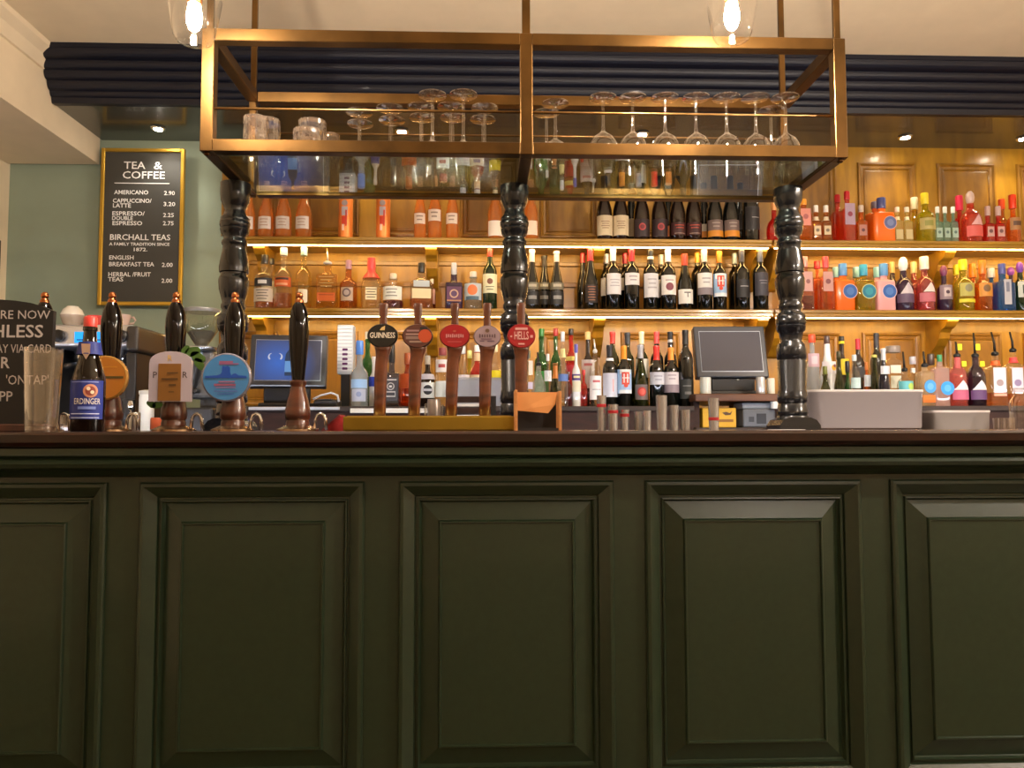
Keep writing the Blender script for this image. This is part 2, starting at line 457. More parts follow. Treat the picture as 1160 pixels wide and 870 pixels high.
# ================================================================== brass rack
RX0, RX1, RY0, RY1, RZ0, RZ1 = -.682, .892, 1.825, 2.205, 1.768, 2.07
tq = .030
rk = thing('hanging_rack', ((RX0+RX1)/2, (RY0+RY1)/2, RZ0), 'square brass tube rack with glass shelf hung above the bar', 'rack')
ro = rk.location.copy()
def rbox(name, x0, x1, y0, y1, z0, z1, m=BRASS, bev=.0015):
    return box(name, x0-ro.x, x1-ro.x, y0-ro.y, y1-ro.y, z0-ro.z, z1-ro.z, m, rk, bev)
xm = X(596, RY0+.015, 100)
for xx in (RX0, xm-tq/2, RX1-tq):
    rbox('post', xx, xx+tq, RY0, RY0+tq, RZ0, RZ1)
    if xx != xm-tq/2: rbox('post', xx+.005, xx+tq-.005, RY1-tq+.005, RY1-.005, RZ0, RZ1)
for zz in (RZ0, RZ1-tq):
    for ya in (RY0-.0005, RY1-tq+.0005):
        for xa, xb in ((RX0+tq, xm-tq/2), (xm+tq/2, RX1-tq)) if ya < 2 else ((RX0+tq, RX1-tq),):
            rbox('rail', xa, xb, ya, ya+tq, zz, zz+tq)
    for xx in (RX0, RX1-tq):
        rbox('side_rail', xx, xx+tq, RY0+tq, RY1-tq, zz, zz+tq)
rbox('cross_rail', xm-tq/2, xm+tq/2, RY0+tq, RY1-tq, RZ0, RZ0+tq*.8)
tube('guard_rail', [(RX0+tq-ro.x, RY0+.012-ro.y, Z(127, RY0+.012)-ro.z), (RX1-tq-ro.x, RY0+.012-ro.y, Z(127, RY0+.012)-ro.z)], .0034, BRASS, rk)
tube('guard_rail', [(RX0+tq-ro.x, RY1-.012-ro.y, 1.955-ro.z), (RX1-tq-ro.x, RY1-.012-ro.y, 1.955-ro.z)], .0034, BRASS, rk)
RS = RZ0+.012
SHG = glass('#cdd6d2', ior=1.5, rough=.015, edge=3.6)
for xa, xb in ((RX0+tq, xm-tq/2), (xm+tq/2, RX1-tq)):
    rbox('glass_shelf', xa, xb, RY0+tq, RY1-tq, RZ0+.006, RS, SHG, 0)
for xx, yy in ((RX0+.015, RY0+.015), (xm, RY0+.015), (RX1-.015, RY0+.015), (RX0+.015, RY1-.015), (RX1-.015, RY1-.015)):
    r_ = .008 if abs(xx-xm) > .1 else .010
    rbox('hanging_rod', xx-r_, xx+r_, yy-r_*.7, yy+r_*.7, RZ1, CEIL, BRASS, .001)
for xx in (RX0+.002, RX1-.026):
    rbox('corner_bolt', xx+.006, xx+.018, RY0+.008, RY0+.02, RZ0-.008, RZ0, mat('#4a3018', .4, 1.), .002)

# glasses on the rack
CLEAR = glass('#fcfaf8', 0., ior=1.6, milkc='#f0e4dc', edge=1.9)
CUT = glass('#f6f0ea', .02, ior=1.9, rough=.06, milkc='#f0e0d6', edge=2.2)
def wine_glass(px, py, Y, label, kind='wine', grp='upturned wine glasses on the rack', h=None):
    zf = Z(py, Y, px)
    h = zf-RS
    t = thing('wine_glass' if kind == 'wine' else 'coupe_glass', (X(px, Y, py), Y, RS), label, 'glass', grp)
    if kind == 'wine':
        b = [(.030, 0), (.034, .03), (.0375, .052), (.036, .072), (.028, .088), (.015, .098), (.006, .106)]
    else:
        b = [(.036, 0), (.0372, .02), (.036, .038), (.029, .053), (.016, .062), (.006, .070)]
    if h < .15: b = [(r*.72, z*.9) for r, z in b]
    rf = .0365 if h > .15 else .032
    zs = b[-1][1]
    v = b+[(.0042, zs+.015), (.0036, h-.016)]
    lathe('bowl', b, CLEAR, t, seg=24, open_bot=True, open_top=True)
    lathe('stem', v[len(b)-1:]+[(.005, h-.008), (.010, h-.0055)], CLEAR, t, seg=10, open_bot=True, open_top=True)
    lathe('foot', [(.008, h-.0055), (rf*.6, h-.0045), (rf, h-.0025), (rf, h), (.004, h)], CUT, t, seg=28, open_bot=True)
ords = ['first', 'second', 'third', 'fourth', 'fifth', 'sixth', 'seventh']
for i, px in enumerate((683, 716.5, 753, 788, 822.5, 855.5, 889)):
    wine_glass(px, 110.5, 1.975, 'upturned wine glass, %s from the left in the right half of the rack' % ords[i])
wine_glass(629, 117, 2.03, 'taller of two slim upturned glasses beside the middle rack post')
wine_glass(619, 128, 2.10, 'shorter of two slim upturned glasses beside the middle rack post')
wine_glass(873, 125, 2.07, 'upturned wine glass set back between the last two at the right')
cp_ = [(407, 127, 2.07), (408, 140, 2.145), (442, 122.5, 2.04), (444, 136, 2.12), (490, 107.5, 1.955), (477, 121, 2.04), (478, 133, 2.12), (525, 107, 1.955), (510.5, 121, 2.045), (513, 133, 2.12), (549, 122, 2.035), (547, 135, 2.12)]
cl = ['leftmost column of coupes, front glass', 'leftmost column of coupes, rear glass', 'second column of coupes, front glass', 'second column of coupes, rear glass',
      'third column of coupes, frontmost and highest', 'third column of coupes, middle glass', 'third column of coupes, rear glass', 'fourth column of coupes, frontmost and highest',
      'fourth column of coupes, middle glass', 'fourth column of coupes, rear glass', 'column of coupes nearest the middle rack post, front glass', 'column of coupes nearest the middle rack post, rear glass']
used = []
for (px, py, Y), l in zip(cp_, cl):
    wine_glass(px, py, Y, 'upturned coupe glass, '+l, 'coupe', 'upturned coupe glasses on the rack')
def tumbler(px, Y, r, h, z, label):
    t = thing('cut_tumbler', (X(px, Y, 150), Y, z), label, 'tumbler', 'cut glass tumblers on the rack')
    v, f = [], []
    seg, rows = 20, 6
    for k in range(rows+1):
        for i in range(seg):
            a = 2*PI*(i+.5*(k % 2))/seg; rr = r*(1+.03*(1 if (i+k) % 2 else -1))
            v.append((rr*math.cos(a), rr*math.sin(a), h*k/rows))
    for k in range(rows):
        for i in range(seg):
            j = (i+1) % seg
            a, b, c, d = k*seg+i, k*seg+j, (k+1)*seg+i, (k+1)*seg+j
            f += ([(a, b, c), (b, d, c)] if k % 2 == 0 else [(a, b, d), (a, d, c)])
    from_py('facets', v, f, CUT, t)
    lathe('base', [(r*.96, h-.012), (r*1.0, h-.002), (r*.9, h)], CUT, t, seg=20)
tumbler(290, 1.93, .030, Z(133.5, 1.93, 290)-RS, RS, 'cut glass tumbler at the far left of the rack')
tumbler(304, 2.00, .030, Z(136, 2.0, 304)-RS, RS, 'cut glass tumbler just behind the leftmost one on the rack')
tumbler(349, 1.94, .036, Z(148, 1.94, 349)-RS, RS, 'wide low cut tumbler, front of the small stack')
tumbler(354, 2.03, .036, Z(138, 2.03, 354)-RS, RS, 'tall wide cut tumbler behind the low one')
tumbler(375, 2.09, .024, Z(153, 2.09, 375)-RS, RS, 'small cut tumbler at the right of the tumbler group')

# ================================================================== back counter
CY0 = 2.97
DARKW = wood('#240f07', '#36180c', (3, 3, 20), .75, 0., 'back_bar_wood')
XA0, XA1, XBk, XC0 = -2.3, X(276, CY0), X(786, CY0), X(893, CY0)
def cabinet(name, x0, x1, ztop, label, edge=True):
    t = thing(name, ((x0+x1)/2, CY0, 0), label, 'cabinet', 'back bar cabinets')
    a, b = x0-t.location.x, x1-t.location.x
    box('body', a, b, .012, SH_Y1-CY0-.005, 0, ztop-.02, DARKW, t)
    box('top_board', a, b, 0, SH_Y1-CY0-.005, ztop-.02, ztop, mat('#2e2018', .6), t, .002)
    n = max(1, round((b-a)/.5))
    for i in range(n):
        d = box('door', a+(b-a)*i/n+.006, a+(b-a)*(i+1)/n-.006, -.004, .012, .12, ztop-.15, DARKW, t, .003)
        box('handle', a+(b-a)*(i+.85)/n, a+(b-a)*(i+.85)/n+.012, -.016, -.004, ztop-.32, ztop-.22, STEEL, d, .002)
    return t
ZA = 1.075
cabinet('back_cabinet', XA0, XA1-.004, ZA, 'low dark wood back cabinet under the coffee machine')
cabinet('back_cabinet', XA1, XBk, ZC, 'long dark wood back cabinet between the coffee machine and right-hand till')
ZN = 1.106
cabinet('back_cabinet', XBk+.004, XC0-.004, ZN, 'short lower dark cabinet under the right-hand till')
cabinet('back_cabinet', XC0, 4.2, ZC, 'dark wood back cabinet under the gin bottles at right')
ts = thing('till_stand', ((XBk+XC0)/2, 3.0, ZN), 'small wooden stand carrying the right-hand till', 'stand')
zs = Z(446, 3.0, 835)-ZN
box('board', XBk+.012-ts.location.x, XC0-.012-ts.location.x, 0, .6, zs-.03, zs, wood('#4a2814', '#6a3e1e', (2, 8, 8), .4, .2), ts, .003)
for sgn in (-1, 1):
    xx = sgn*((XC0-XBk)/2-.03)
    box('side', xx-.012, xx+.012, .05, .58, 0, zs-.03, DARKW, ts)
ZT = ZN+zs

# ================================================================== bottles
SHAPES = {
 'bord': ([(0, .9), (.012, 1), (.60, 1), (.655, .95), (.70, .78), (.735, .54), (.77, .42), (.80, .385), (.955, .37), (.957, .42), (.985, .42), (1, .38)], 2, 1),
 'burg': ([(0, .9), (.012, 1), (.40, 1), (.48, .94), (.58, .74), (.68, .53), (.77, .41), (.95, .37), (.953, .42), (.985, .42), (1, .38)], 2, 1),
 'rose': ([(0, .9), (.012, 1), (.42, 1), (.52, .88), (.64, .6), (.75, .42), (.96, .36), (.963, .41), (1, .39)], 2, 1),
 'spirit': ([(0, .92), (.015, 1), (.58, 1), (.64, .95), (.69, .8), (.73, .56), (.77, .4), (.80, .36), (1, .35)], 2, 1),
 'gin': ([(0, .92), (.02, 1), (.56, 1), (.66, .94), (.74, .78), (.79, .54), (.83, .37), (1, .34)], 2, 1),
 'square': ([(0, .94), (.012, 1), (.70, 1), (.745, .95), (.775, .7), (.80, .42), (.83, .37), (1, .36)], 6, .8),
 'cubic': ([(0, .95), (.015, 1), (.80, 1), (.84, .94), (.87, .62), (.89, .40), (.91, .36), (1, .36)], 6, .6),
 'apoth': ([(0, .94), (.02, 1), (.62, 1), (.72, .9), (.78, .62), (.82, .38), (.95, .36), (.955, .46), (1, .46)], 2, 1),
 'bell': ([(0, .94), (.02, 1), (.44, 1), (.56, .88), (.70, .58), (.82, .40), (1, .34)], 2, 1),
 'flat': ([(0, .92), (.02, 1), (.62, 1), (.72, .9), (.80, .6), (.84, .36), (1, .34)], 4, .55),
 'champ': ([(0, .9), (.012, 1), (.36, 1), (.46, .92), (.6, .66), (.72, .45), (.80, .38), (.95, .36), (.955, .46), (.98, .46), (1, .42)], 2, 1),
 'tube': ([(0, .95), (.015, 1), (.92, 1), (.96, .93), (.985, .8), (1, .7)], 2, 1),
 'mini': ([(0, .94), (.02, 1), (.62, 1), (.68, .9), (.72, .5), (.75, .42), (1, .42)], 5, .9),
 'squatbulb': ([(0, .8), (.02, .9), (.2, 1), (.45, .97), (.6, .8), (.68, .5), (.73, .34), (1, .32)], 3, .8),
}
WINE = mat('#0b0d0a', .12, coat=.5, spec=.6, name='dark_wine_glass')
BODY = {
 'wine': WINE, 'brown': mat('#1c0d06', .12, coat=.5), 'navy': mat('#0d1020', .12, coat=.5),
 'olive': glass('#5d6a20', .45, milkc='#46531a'), 'green': glass('#3f9a35', .4, milkc='#1f8a25'), 'dkgreen': mat('#10240f', .1, coat=.6),
 'clear': glass('#fbfaf6', .05, milkc='#e8e6e0'), 'frost': glass('#dbe8f4', .55, milkc='#dfeaf6'), 'white': mat('#eef0f2', .25, coat=.4),
 'rose': glass('#ffd28c', .6, milkc='#fcae58'), 'amber': glass('#eeb656', .3, milkc='#d8963a'), 'yellow': glass('#f2d83a', .4, milkc='#e6cc28'),
 'orange': mat('#ee6a12', .25, coat=.4), 'oglass': glass('#fbb04a', .38, milkc='#f2922a'), 'pinkmat': mat('#e0a2a4', .3, coat=.3), 'pink': glass('#f2a4a4', .35, milkc='#e08888'),
 'red': glass('#f0523a', .4, milkc='#e0402e'), 'dkred': glass('#a0202c', .55, milkc='#86141e'), 'purple': glass('#5a3658', .55, milkc='#42243f'), 'violet': mat('#2c1a33', .15, coat=.5),
 'blue': glass('#3a92dc', .5, milkc='#2a86d6'), 'teal': glass('#bfe6d8', .4, milkc='#b4dccb'), 'paley': glass('#f6efb0', .4, milkc='#efe6a0'), 'lemon': glass('#e6e23c', .35, milkc='#d8d020'),
 'coral': glass('#f88e68', .35, milkc='#ea6a48'), 'tin': mat('#f08a3c', .35, .3),
}
ROWS = {'U': (3.838, ZU), 'u': (3.936, ZU), 'M': (3.838, ZM), 'm': (3.936, ZM), 'C': (3.12, ZC), 'b': (3.035, ZC), 'c': (3.24, ZC), 'd': (3.36, ZC), 'N': (3.2, ZT)}
CATN = {'wine': 'wine bottle', 'rose': 'wine bottle', 'gin': 'gin bottle', 'spirit': 'spirit bottle', 'mini': 'miniature bottle', 'sparkling': 'wine bottle', 'liqueur': 'liqueur bottle', 'tube': 'gift tube', 'beer': 'beer bottle'}
GRPN = {'b': 'bottles on the back counter', 'U': 'bottles on the upper shelf', 'u': 'bottles on the upper shelf', 'M': 'bottles on the lower shelf', 'm': 'bottles on the lower shelf', 'C': 'bottles on the back counter', 'c': 'bottles on the back counter', 'd': 'bottles on the back counter'}
def prof_r(prof, z):
    for (z0, r0), (z1, r1) in zip(prof, prof[1:]):
        if z <= z1: return r0+(r1-r0)*(z-z0)/max(z1-z0, 1e-6)
    return prof[-1][1]
def bottle(kind, row, px, wpx, top, shape, body, decals, cap, desc, rz=None, YZ=None, name=None, liquid=None, cat=None, grp=None):
    Y, z0 = YZ or ROWS[row]
    z0 += .0004
    k = Y/F
    R = wpx*k/2
    x = X(px, Y, 400)
    zz = lambda py: Z(py, Y, px)-z0
    prof, n, ry = SHAPES[shape]
    Htot = zz(top)
    ct, cc, cb = cap[0], cap[1], cap[2]
    H = Htot if ct in ('foil', 'wax') else zz(cb)
    cat_ = cat or CATN[kind]
    t = thing(name or {'tube': 'gift_tube', 'rose': 'rose_wine_bottle', 'sparkling': 'sparkling_wine_bottle'}.get(kind, kind+'_bottle'), (x, Y, z0), desc, cat_, grp or GRPN.get(row), rz if rz is not None else random.uniform(-.12, .12))
    pr = [(r*R, z*H, n if r > .8 else 2.) for z, r in prof]
    lathe('body', pr, BODY[body] if isinstance(body, str) else body, t, seg=24 if n == 2 else 28, ry=ry)
    if liquid:
        lq, ylev = liquid
        hl = zz(ylev)
        zs_ = [z for z, r in prof if z*H < hl]
        lathe('liquid', [(max(r*R-.0025, .002), max(z*H, .004), n if r > .8 else 2.) for z, r in prof if z*H < hl-.003]+[(prof_r(prof, hl/H)*R-.0025, hl, n)], BODY.get(lq) or lq, t, seg=24, ry=ry)
    # decals lie on the straight body
    Rf = R*ry
    def wrap(u, z, off):
        if n == 2:
            q = R+off
            return (q*math.sin(u/q), -q*math.cos(u/q), z)
        return (u, -Rf-off, z)
    lay = 0; last = None
    for d in decals:
        lay += 1; off = .0006+.0006*lay
        m = mat(d[-1], .55)
        v, f = [], []
        if d[0] == 'L':
            fr = d[3] if len(d) > 4 else 1.
            za, zb = zz(d[2]), zz(d[1])
            half = (R*1.25 if n == 2 else R*.86)*fr
            if za < .003: za = .003
            N = 12
            for i in range(N+1):
                u = -half+2*half*i/N
                v += [wrap(u, za, off), wrap(u, zb, off)]
            for i in range(N): f.append((2*i, 2*i+2, 2*i+3, 2*i+1))
            last = from_py('label', v, f, m, t, smooth=True)
        elif d[0] == 'N':      # label round the neck or shoulder: (ytop, ybot, colour)
            za, zb = zz(d[2]), zz(d[1])
            lathe('neck_label', [(prof_r(prof, q/H)*R+off, q) for q in (za, za*.6+zb*.4, za*.3+zb*.7, zb)], m, t, seg=20, ry=ry if prof_r(prof, za/H) > .8 else 1, open_top=True, open_bot=True)
        elif d[0] == 'D':
            cx, cy, rr = d[1]*k, zz(d[2]), d[3]*k
            v.append(wrap(cx, cy, off))
            S = 20
            for q in (.35, .7, 1):
                for i in range(S): v.append(wrap(cx+rr*q*math.cos(2*PI*i/S), cy+rr*q*math.sin(2*PI*i/S), off))
            for i in range(S):
                j = (i+1) % S
                f.append((0, 1+i, 1+j))
                for q in (0, 1): f.append((1+q*S+i, 1+q*S+S+i, 1+q*S+S+j, 1+q*S+j))
            from_py('emblem', v, f, m, last or t, smooth=True)
        elif d[0] == 'T':
            cx, zb, za, hw = d[1]*k, zz(d[2]), zz(d[3]), d[4]*k
            N = 10
            for i in range(N+1):
                u = -1+2*i/N
                v += [wrap(cx+u*hw, za, off), wrap(cx+u*hw, za+(zb-za)*max(.05, 1-abs(u)), off)]
            for i in range(N): f.append((2*i, 2*i+2, 2*i+3, 2*i+1))
            last = from_py('label', v, f, m, t, smooth=True)
        elif d[0] == 'R':
            cx, zb, za, hw = d[1]*k, zz(d[2]), zz(d[3]), d[4]*k
            N = 6
            for i in range(N+1):
                u = cx-hw+2*hw*i/N
                v += [wrap(u, za, off), wrap(u, zb, off)]
            for i in range(N): f.append((2*i, 2*i+2, 2*i+3, 2*i+1))
            from_py('print', v, f, m, last or t, smooth=True)
        elif d[0] == 'X':
            s_, cx, cy, sz, wd = d[1], d[2]*k, zz(d[3]), d[4]*k*1.35, d[5]*k
            vs, fs = text2d(s_, sz)
            kk = wd/max(max(a for a, b in vs)-min(a for a, b in vs), 1e-6)
            from_py('lettering', [wrap(cx+a*kk, cy+b, off) for a, b in vs], fs, m, last or t)
    cm = mat(cc, .32, .15 if ct == 'foil' else 0., coat=.2) if isinstance(cc, str) else cc
    if ct == 'foil':
        za = zz(cb)
        qs = [za+(Htot-za)*i/6 for i in range(7)]
        lathe('foil', [(prof_r(prof, q/H)*R+.0012, q) for q in qs]+[(prof_r(prof, 1)*R*.8, Htot+.001)], cm, t, seg=16)
    elif ct == 'wax':
        za = zz(cb)
        qs = [za+(Htot-za)*i/6 for i in range(7)]
        lathe('wax_seal', [(prof_r(prof, q/H)*R+.003+.001*math.sin(i*2), q) for i, q in enumerate(qs)]+[(prof_r(prof, 1)*R*.8, Htot+.002)], cm, t, seg=16)
    elif ct == 'cap':
        r_ = (cap[3]*k/2) if len(cap) > 3 else prof_r(prof, 1)*R*1.12+.001
        h_ = Htot-H
        lathe('cap', [(r_*.96, H-.003), (r_, H), (r_, H+h_*.9), (r_*.9, Htot)], cm, t, seg=18)
    elif ct == 'ball':
        r_ = cap[3]*k/2; h_ = Htot-H
        lathe('stopper', [(r_*.5, H-.002), (r_*.9, H+h_*.2), (r_, H+h_*.5), (r_*.85, H+h_*.8), (r_*.4, Htot)], cm, t, seg=16)
    elif ct == 'pour':
        r_ = prof_r(prof, 1)*R
        lathe('pourer_collar', [(r_*.8, H-.004), (r_*1.15, H), (r_*1.15, H+.008), (r_*.6, H+.014)], BLACK if cc == '#111111' else mat(cc, .4), t, seg=14)
        tube('pourer_spout', [(0, 0, H+.01), (-.001, 0, H+(Htot-H)*.5), (-.004 if len(cap) < 4 else cap[3], 0, Htot)], .0055, STEEL if cc == '#cccccc' else BLACK, t, 8, r2=.0035)
    return t
W_, CR, BK, GY = '#eceae6', '#e6dcc4', '#141414', '#77726c'
def ln(y0, y1, hw, c='#555555', n=3):
    """thin printed lines"""
    return [('R', 0, y0+(y1-y0)*(i+.2)/n, y0+(y1-y0)*(i+.55)/n, hw*(1-.22*(i % 2)), c) for i in range(n)]

# ---- upper shelf, left of the middle post: rose wines and two tubes
SILV = '#d9cfc6'
for px, wd, l in ((279, 15, 'pale rose wine bottle half hidden by the left post'), (299, 17, 'rose wine bottle with silver label, second right of the left post'),
                  (319, 18, 'rose wine bottle with silver label, third right of the left post'), (342, 18, 'rose wine bottle standing alone left of the orange gift tubes')):
    bottle('rose', 'U', px, wd, 206, 'rose', 'rose', [('L', 247, 261, .8, SILV)]+ln(249, 259, 5, '#b89a86'), ('foil', '#f0b890', 224), l)
for px, l in ((390, 'tall orange printed gift tube nearest the rose wines on its left'), (433, 'tall orange printed gift tube nearest the rose wines on its right')):
    bottle('tube', 'U', px, 16, 221, 'tube', 'tin', [('R', 0, 236, 246, 3.5, '#b9b0b8'), ('D', 0, 232, 3.4, '#a89a9a'), ('R', 0, 247, 256, 3.0, '#d23a1e'), ('R', -1.5, 256, 263, 1.2, '#e8c8b0'), ('R', 2, 240, 258, .9, '#c43a20')], ('cap', '#f2c8a0', 222.5), l, rz=0)
for px, wd, y0, y1, l in ((475, 14, 243, 255, 'slim rose bottle with square cream label, left of a trio'), (492, 16, 239, 252, 'rose bottle with higher cream label, middle of a trio'), (512, 14.5, 243, 255, 'slim rose bottle with square cream label, right of a trio')):
    bottle('rose', 'U', px, wd, 200, 'rose', 'rose', [('L', y0, y1, .85, '#ead9c6')]+ln(y0+2, y1-2, 4, '#a08878', 2), ('foil', '#e8a878', 216), l)
bottle('rose', 'U', 561, 18, 204, 'rose', 'rose', [('L', 252, 269, .85, '#efe2cf')], ('foil', '#f0b080', 220), 'rose bottle with low cream label just left of the middle post')
bottle('rose', 'U', 602, 17, 204, 'rose', 'rose', [('L', 252, 268, .85, '#efd8bc')], ('foil', '#f0b080', 220), 'rose bottle with cream label just right of the middle post')

# ---- upper shelf, dark wines between the middle and right posts
dk = [(686, 'cream', 'first'), (704.5, 'cream', 'second'), (728.5, 'redround', 'third'), (749, 'redround', 'fourth'), (769.5, 'redtext', 'fifth'), (788, 'redtext', 'sixth'), (812, 'greyor', 'seventh'), (830.5, 'greyor', 'eighth')]
dl = {'cream': 'dark wine bottle with broad cream label, %s of eight on the upper shelf', 'redround': 'dark wine bottle with red round emblem, %s of eight on the upper shelf',
      'redtext': 'dark wine bottle with dim red lettered label, %s of eight on the upper shelf', 'greyor': 'dark wine bottle with grey and orange label, %s of eight on the upper shelf'}
for px, st, l in dk:
    dec = {'cream': [('L', 246, 268.5, 1.05, '#cdbb98')]+ln(252, 262, 5, '#8a6a50', 4), 'redround': [('L', 250, 270, 1.0, '#2c1c1e'), ('D', 0, 259, 4.2, '#a8383a'), ('D', 0, 259, 2.6, '#6a2024')],
           'redtext': [('L', 254, 268, 1.0, '#3a1512')]+ln(256, 262, 6, '#a03c2c', 2)+[('R', 0, 266, 266.6, 6.5, '#a89080')], 'greyor': [('L', 251, 263, 1.0, '#6e5c56')]+ln(253, 261, 5, '#9a8a80', 2)+[('L', 263, 270, 1.0, '#c8801c')]}[st]
    bottle('wine', 'U', px, 18.2, 200, 'burg', 'brown' if st != 'greyor' else 'wine', dec, ('foil', '#120a0a', 216), dl[st] % l)
bottle('wine', 'U', 853.5, 19, 224, 'tube', 'wine', [('L', 236, 262, .9, '#232021'), ('R', 2, 248, 248.8, 5, '#a8a8a8')], ('cap', '#1a1a1a', 226, 8), 'stout round-shouldered black bottle at the right end of the dark wines')
for px, st, l in ((717, 'tan', 'wine bottle with tan label behind, between second and third dark wines'), (759, 'oran', 'wine bottle with orange label behind, between fourth and fifth dark wines'), (800, 'pale', 'wine bottle with pale and orange label behind sixth and seventh dark wines'), (842, 'grey', 'narrow black bottle behind, beside the stout black bottle')):
    bottle('wine', 'u', px, 17, 208, 'burg', 'wine', {'tan': [('L', 250, 270, 1, '#b09a78')], 'oran': [('L', 258, 270, 1, '#f08a50')], 'pale': [('L', 256, 264, 1, '#d0c0b0'), ('L', 264, 271, 1, '#e08a30')], 'grey': [('L', 244, 262, 1, '#55504e')]}[st], ('foil', '#d8ccc0' if st in ('tan', 'oran') else '#181818', 222), l)
bottle('liqueur', 'U', 880, 17, 224, 'squatbulb', 'red', [], ('cap', '#e8a060', 238, 6), 'curvy bright red liqueur bottle peeking out left of the right post')

# ---- upper shelf, right of the right post
bottle('gin', 'U', 914, 17, 226, 'square', 'oglass', [('L', 238, 257, .8, '#d88a78'), ('D', 0, 247, 3, '#a85a58')], ('cap', '#f0a028', 232), 'orange gin bottle with pinkish label just right of the right post, upper shelf')
for px, l in ((928, 'left'), (939.5, 'right')):
    bottle('mini', 'U', px, 11, 233, 'mini', 'amber', [('L', 257, 267, .8, '#c9b48c'), ('D', 0, 262, 2, '#6a5a48'), ('N', 246, 251, '#e8d8b8')], ('cap', '#f4efe4', 240), 'small amber miniature with white cap, %s one of a pair' % l)
bottle('gin', 'u', 953, 15, 221, 'square', 'coral', [], ('cap', '#c01822', 229), 'red-capped coral bottle behind another red-capped one, upper shelf')
bottle('gin', 'U', 964, 15, 217, 'square', 'coral', [('L', 232, 256, .95, '#a890a4'), ('D', 0, 244, 3, '#8a3a50')], ('cap', '#b8101e', 226), 'tall square red bottle with lilac label and red cap')
bottle('mini', 'U', 979.5, 12.5, 233, 'mini', 'oglass', [('L', 256, 268, .8, '#a87060'), ('D', 0, 262, 2, '#5a3038')], ('cap', '#c8b8a8', 240), 'small orange miniature left of the big opaque orange bottle')
bottle('gin', 'u', 996, 21, 229, 'cubic', 'orange', [], ('cap', '#8a88a8', 236, 9), 'orange bottle behind the opaque orange bottle, upper shelf')
bottle('gin', 'U', 1003, 26, 224.5, 'cubic', 'orange', [('D', 6, 254, 8, '#e8b49a'), ('D', 6, 254, 7.3, '#5b6796'), ('D', 6, 254, 4, '#7a88b0')], ('cap', '#4a5288', 236, 10), 'opaque orange bottle with blue round emblem on the upper shelf')
for px, l in ((1021, 'left'), (1032, 'right')):
    bottle('mini', 'U', px, 10.5, 235, 'mini', 'paley', [('L', 261, 272, .9, '#b8a878'), ('N', 246, 250, '#f4ecc0')], ('cap', '#f0ead0', 240), 'small pale yellow miniature, %s one, beside yellow gin' % l)
bottle('gin', 'u', 1041, 16, 224, 'gin', 'yellow', [], ('cap', '#f6eec0', 237, 8), 'pale-capped yellow bottle behind the yellow gin, upper shelf')
bottle('gin', 'U', 1053, 21, 219, 'gin', 'lemon', [('L', 249, 262, .8, '#b0a060'), ('R', 0, 252, 258, 5, '#8a8a40')], ('cap', '#f2da30', 231, 8.5), 'round-shouldered yellow gin with yellow cap on the upper shelf')
for px, l in ((1067, 'left of three'), (1075.7, 'middle of three'), (1085, 'right of three')):
    bottle('mini', 'U', px, 8.8, 234.5, 'mini', 'teal', [('L', 259, 270, .9, '#98b0a0'), ('D', 0, 264, 1.8, '#506860')], ('cap', '#e8efe6', 241), 'tiny pale green miniature with white cap, '+l)
bottle('gin', 'u', 1092.5, 15, 222, 'square', 'red', [], ('cap', '#e83058', 238, 8), 'pink-capped red bottle behind the red gin, upper shelf')
bottle('gin', 'U', 1105, 23, 217, 'gin', 'coral', [('T', 2, 245, 257, 8, '#cfa0a0'), ('L', 258, 270, .8, '#cf5a52')], ('ball', '#cbb0a4', 231, 9.5), 'coral red gin with pale pointed label on the upper shelf')
for px, l in ((1124.5, 'left'), (1136.5, 'right')):
    bottle('mini', 'U', px, 11.5, 234, 'mini', 'red', [('L', 258, 269, .8, '#c49a90'), ('D', 0, 263, 2.3, '#6a4a4a')], ('cap', '#c8a8a0', 244), 'small red miniature with square label, %s one of a pair' % l)
bottle('spirit', 'u', 1141, 14, 226, 'spirit', 'amber', [], ('cap', '#f05018', 237, 7), 'orange-capped amber bottle partly behind the red miniatures')
bottle('spirit', 'U', 1153.5, 15, 221, 'spirit', 'oglass', [('L', 248, 262, .9, '#a87848'), ('R', 0, 252, 257, 5, '#5a4030')], ('cap', '#e83a10', 236, 8), 'amber bottle with red-orange cap at the right edge, upper shelf')

# ---- lower shelf, left: whiskies
bottle('spirit', 'm', 305, 19, 293, 'spirit', 'clear', [('L', 320, 345, .8, '#c8c8c0')], ('cap', '#383838', 299), 'dark-capped clear bottle mostly hidden behind the leftmost whisky', liquid=('amber', 335))
bottle('spirit', 'M', 298.5, 22, 289, 'apoth', 'clear', [('L', 316.5, 325.5, .85, '#26262c'), ('R', 0, 319, 323, 5, '#d8d8d8'), ('L', 328, 343, .95, '#cfc4b4')]+ln(329, 342, 7, '#77706a', 4), ('cap', '#33302e', 298, 8), 'clear bottle with black over grey label at the left end of the lower shelf', liquid=('amber', 338))
bottle('spirit', 'M', 320, 19.5, 281, 'spirit', 'clear', [('L', 315.5, 326, .95, '#d8622a'), ('R', 0, 316, 318.5, 8, '#382018'), ('R', 0, 322, 324.5, 7, '#e8a880')], ('cap', '#d4dce2', 289), 'whisky bottle with orange band label and silver-blue cap', liquid=('amber', 333))
bottle('spirit', 'M', 343, 18, 280, 'spirit', glass('#f2e6a8', .12, milkc='#d8c878'), [('L', 329, 344, .45, '#e6dcba'), ('R', 3, 330, 343, 2.5, '#efe8d0')], ('cap', '#9fc4cc', 289), 'tall pale yellow bottle with light blue cap, behind a pump handle')
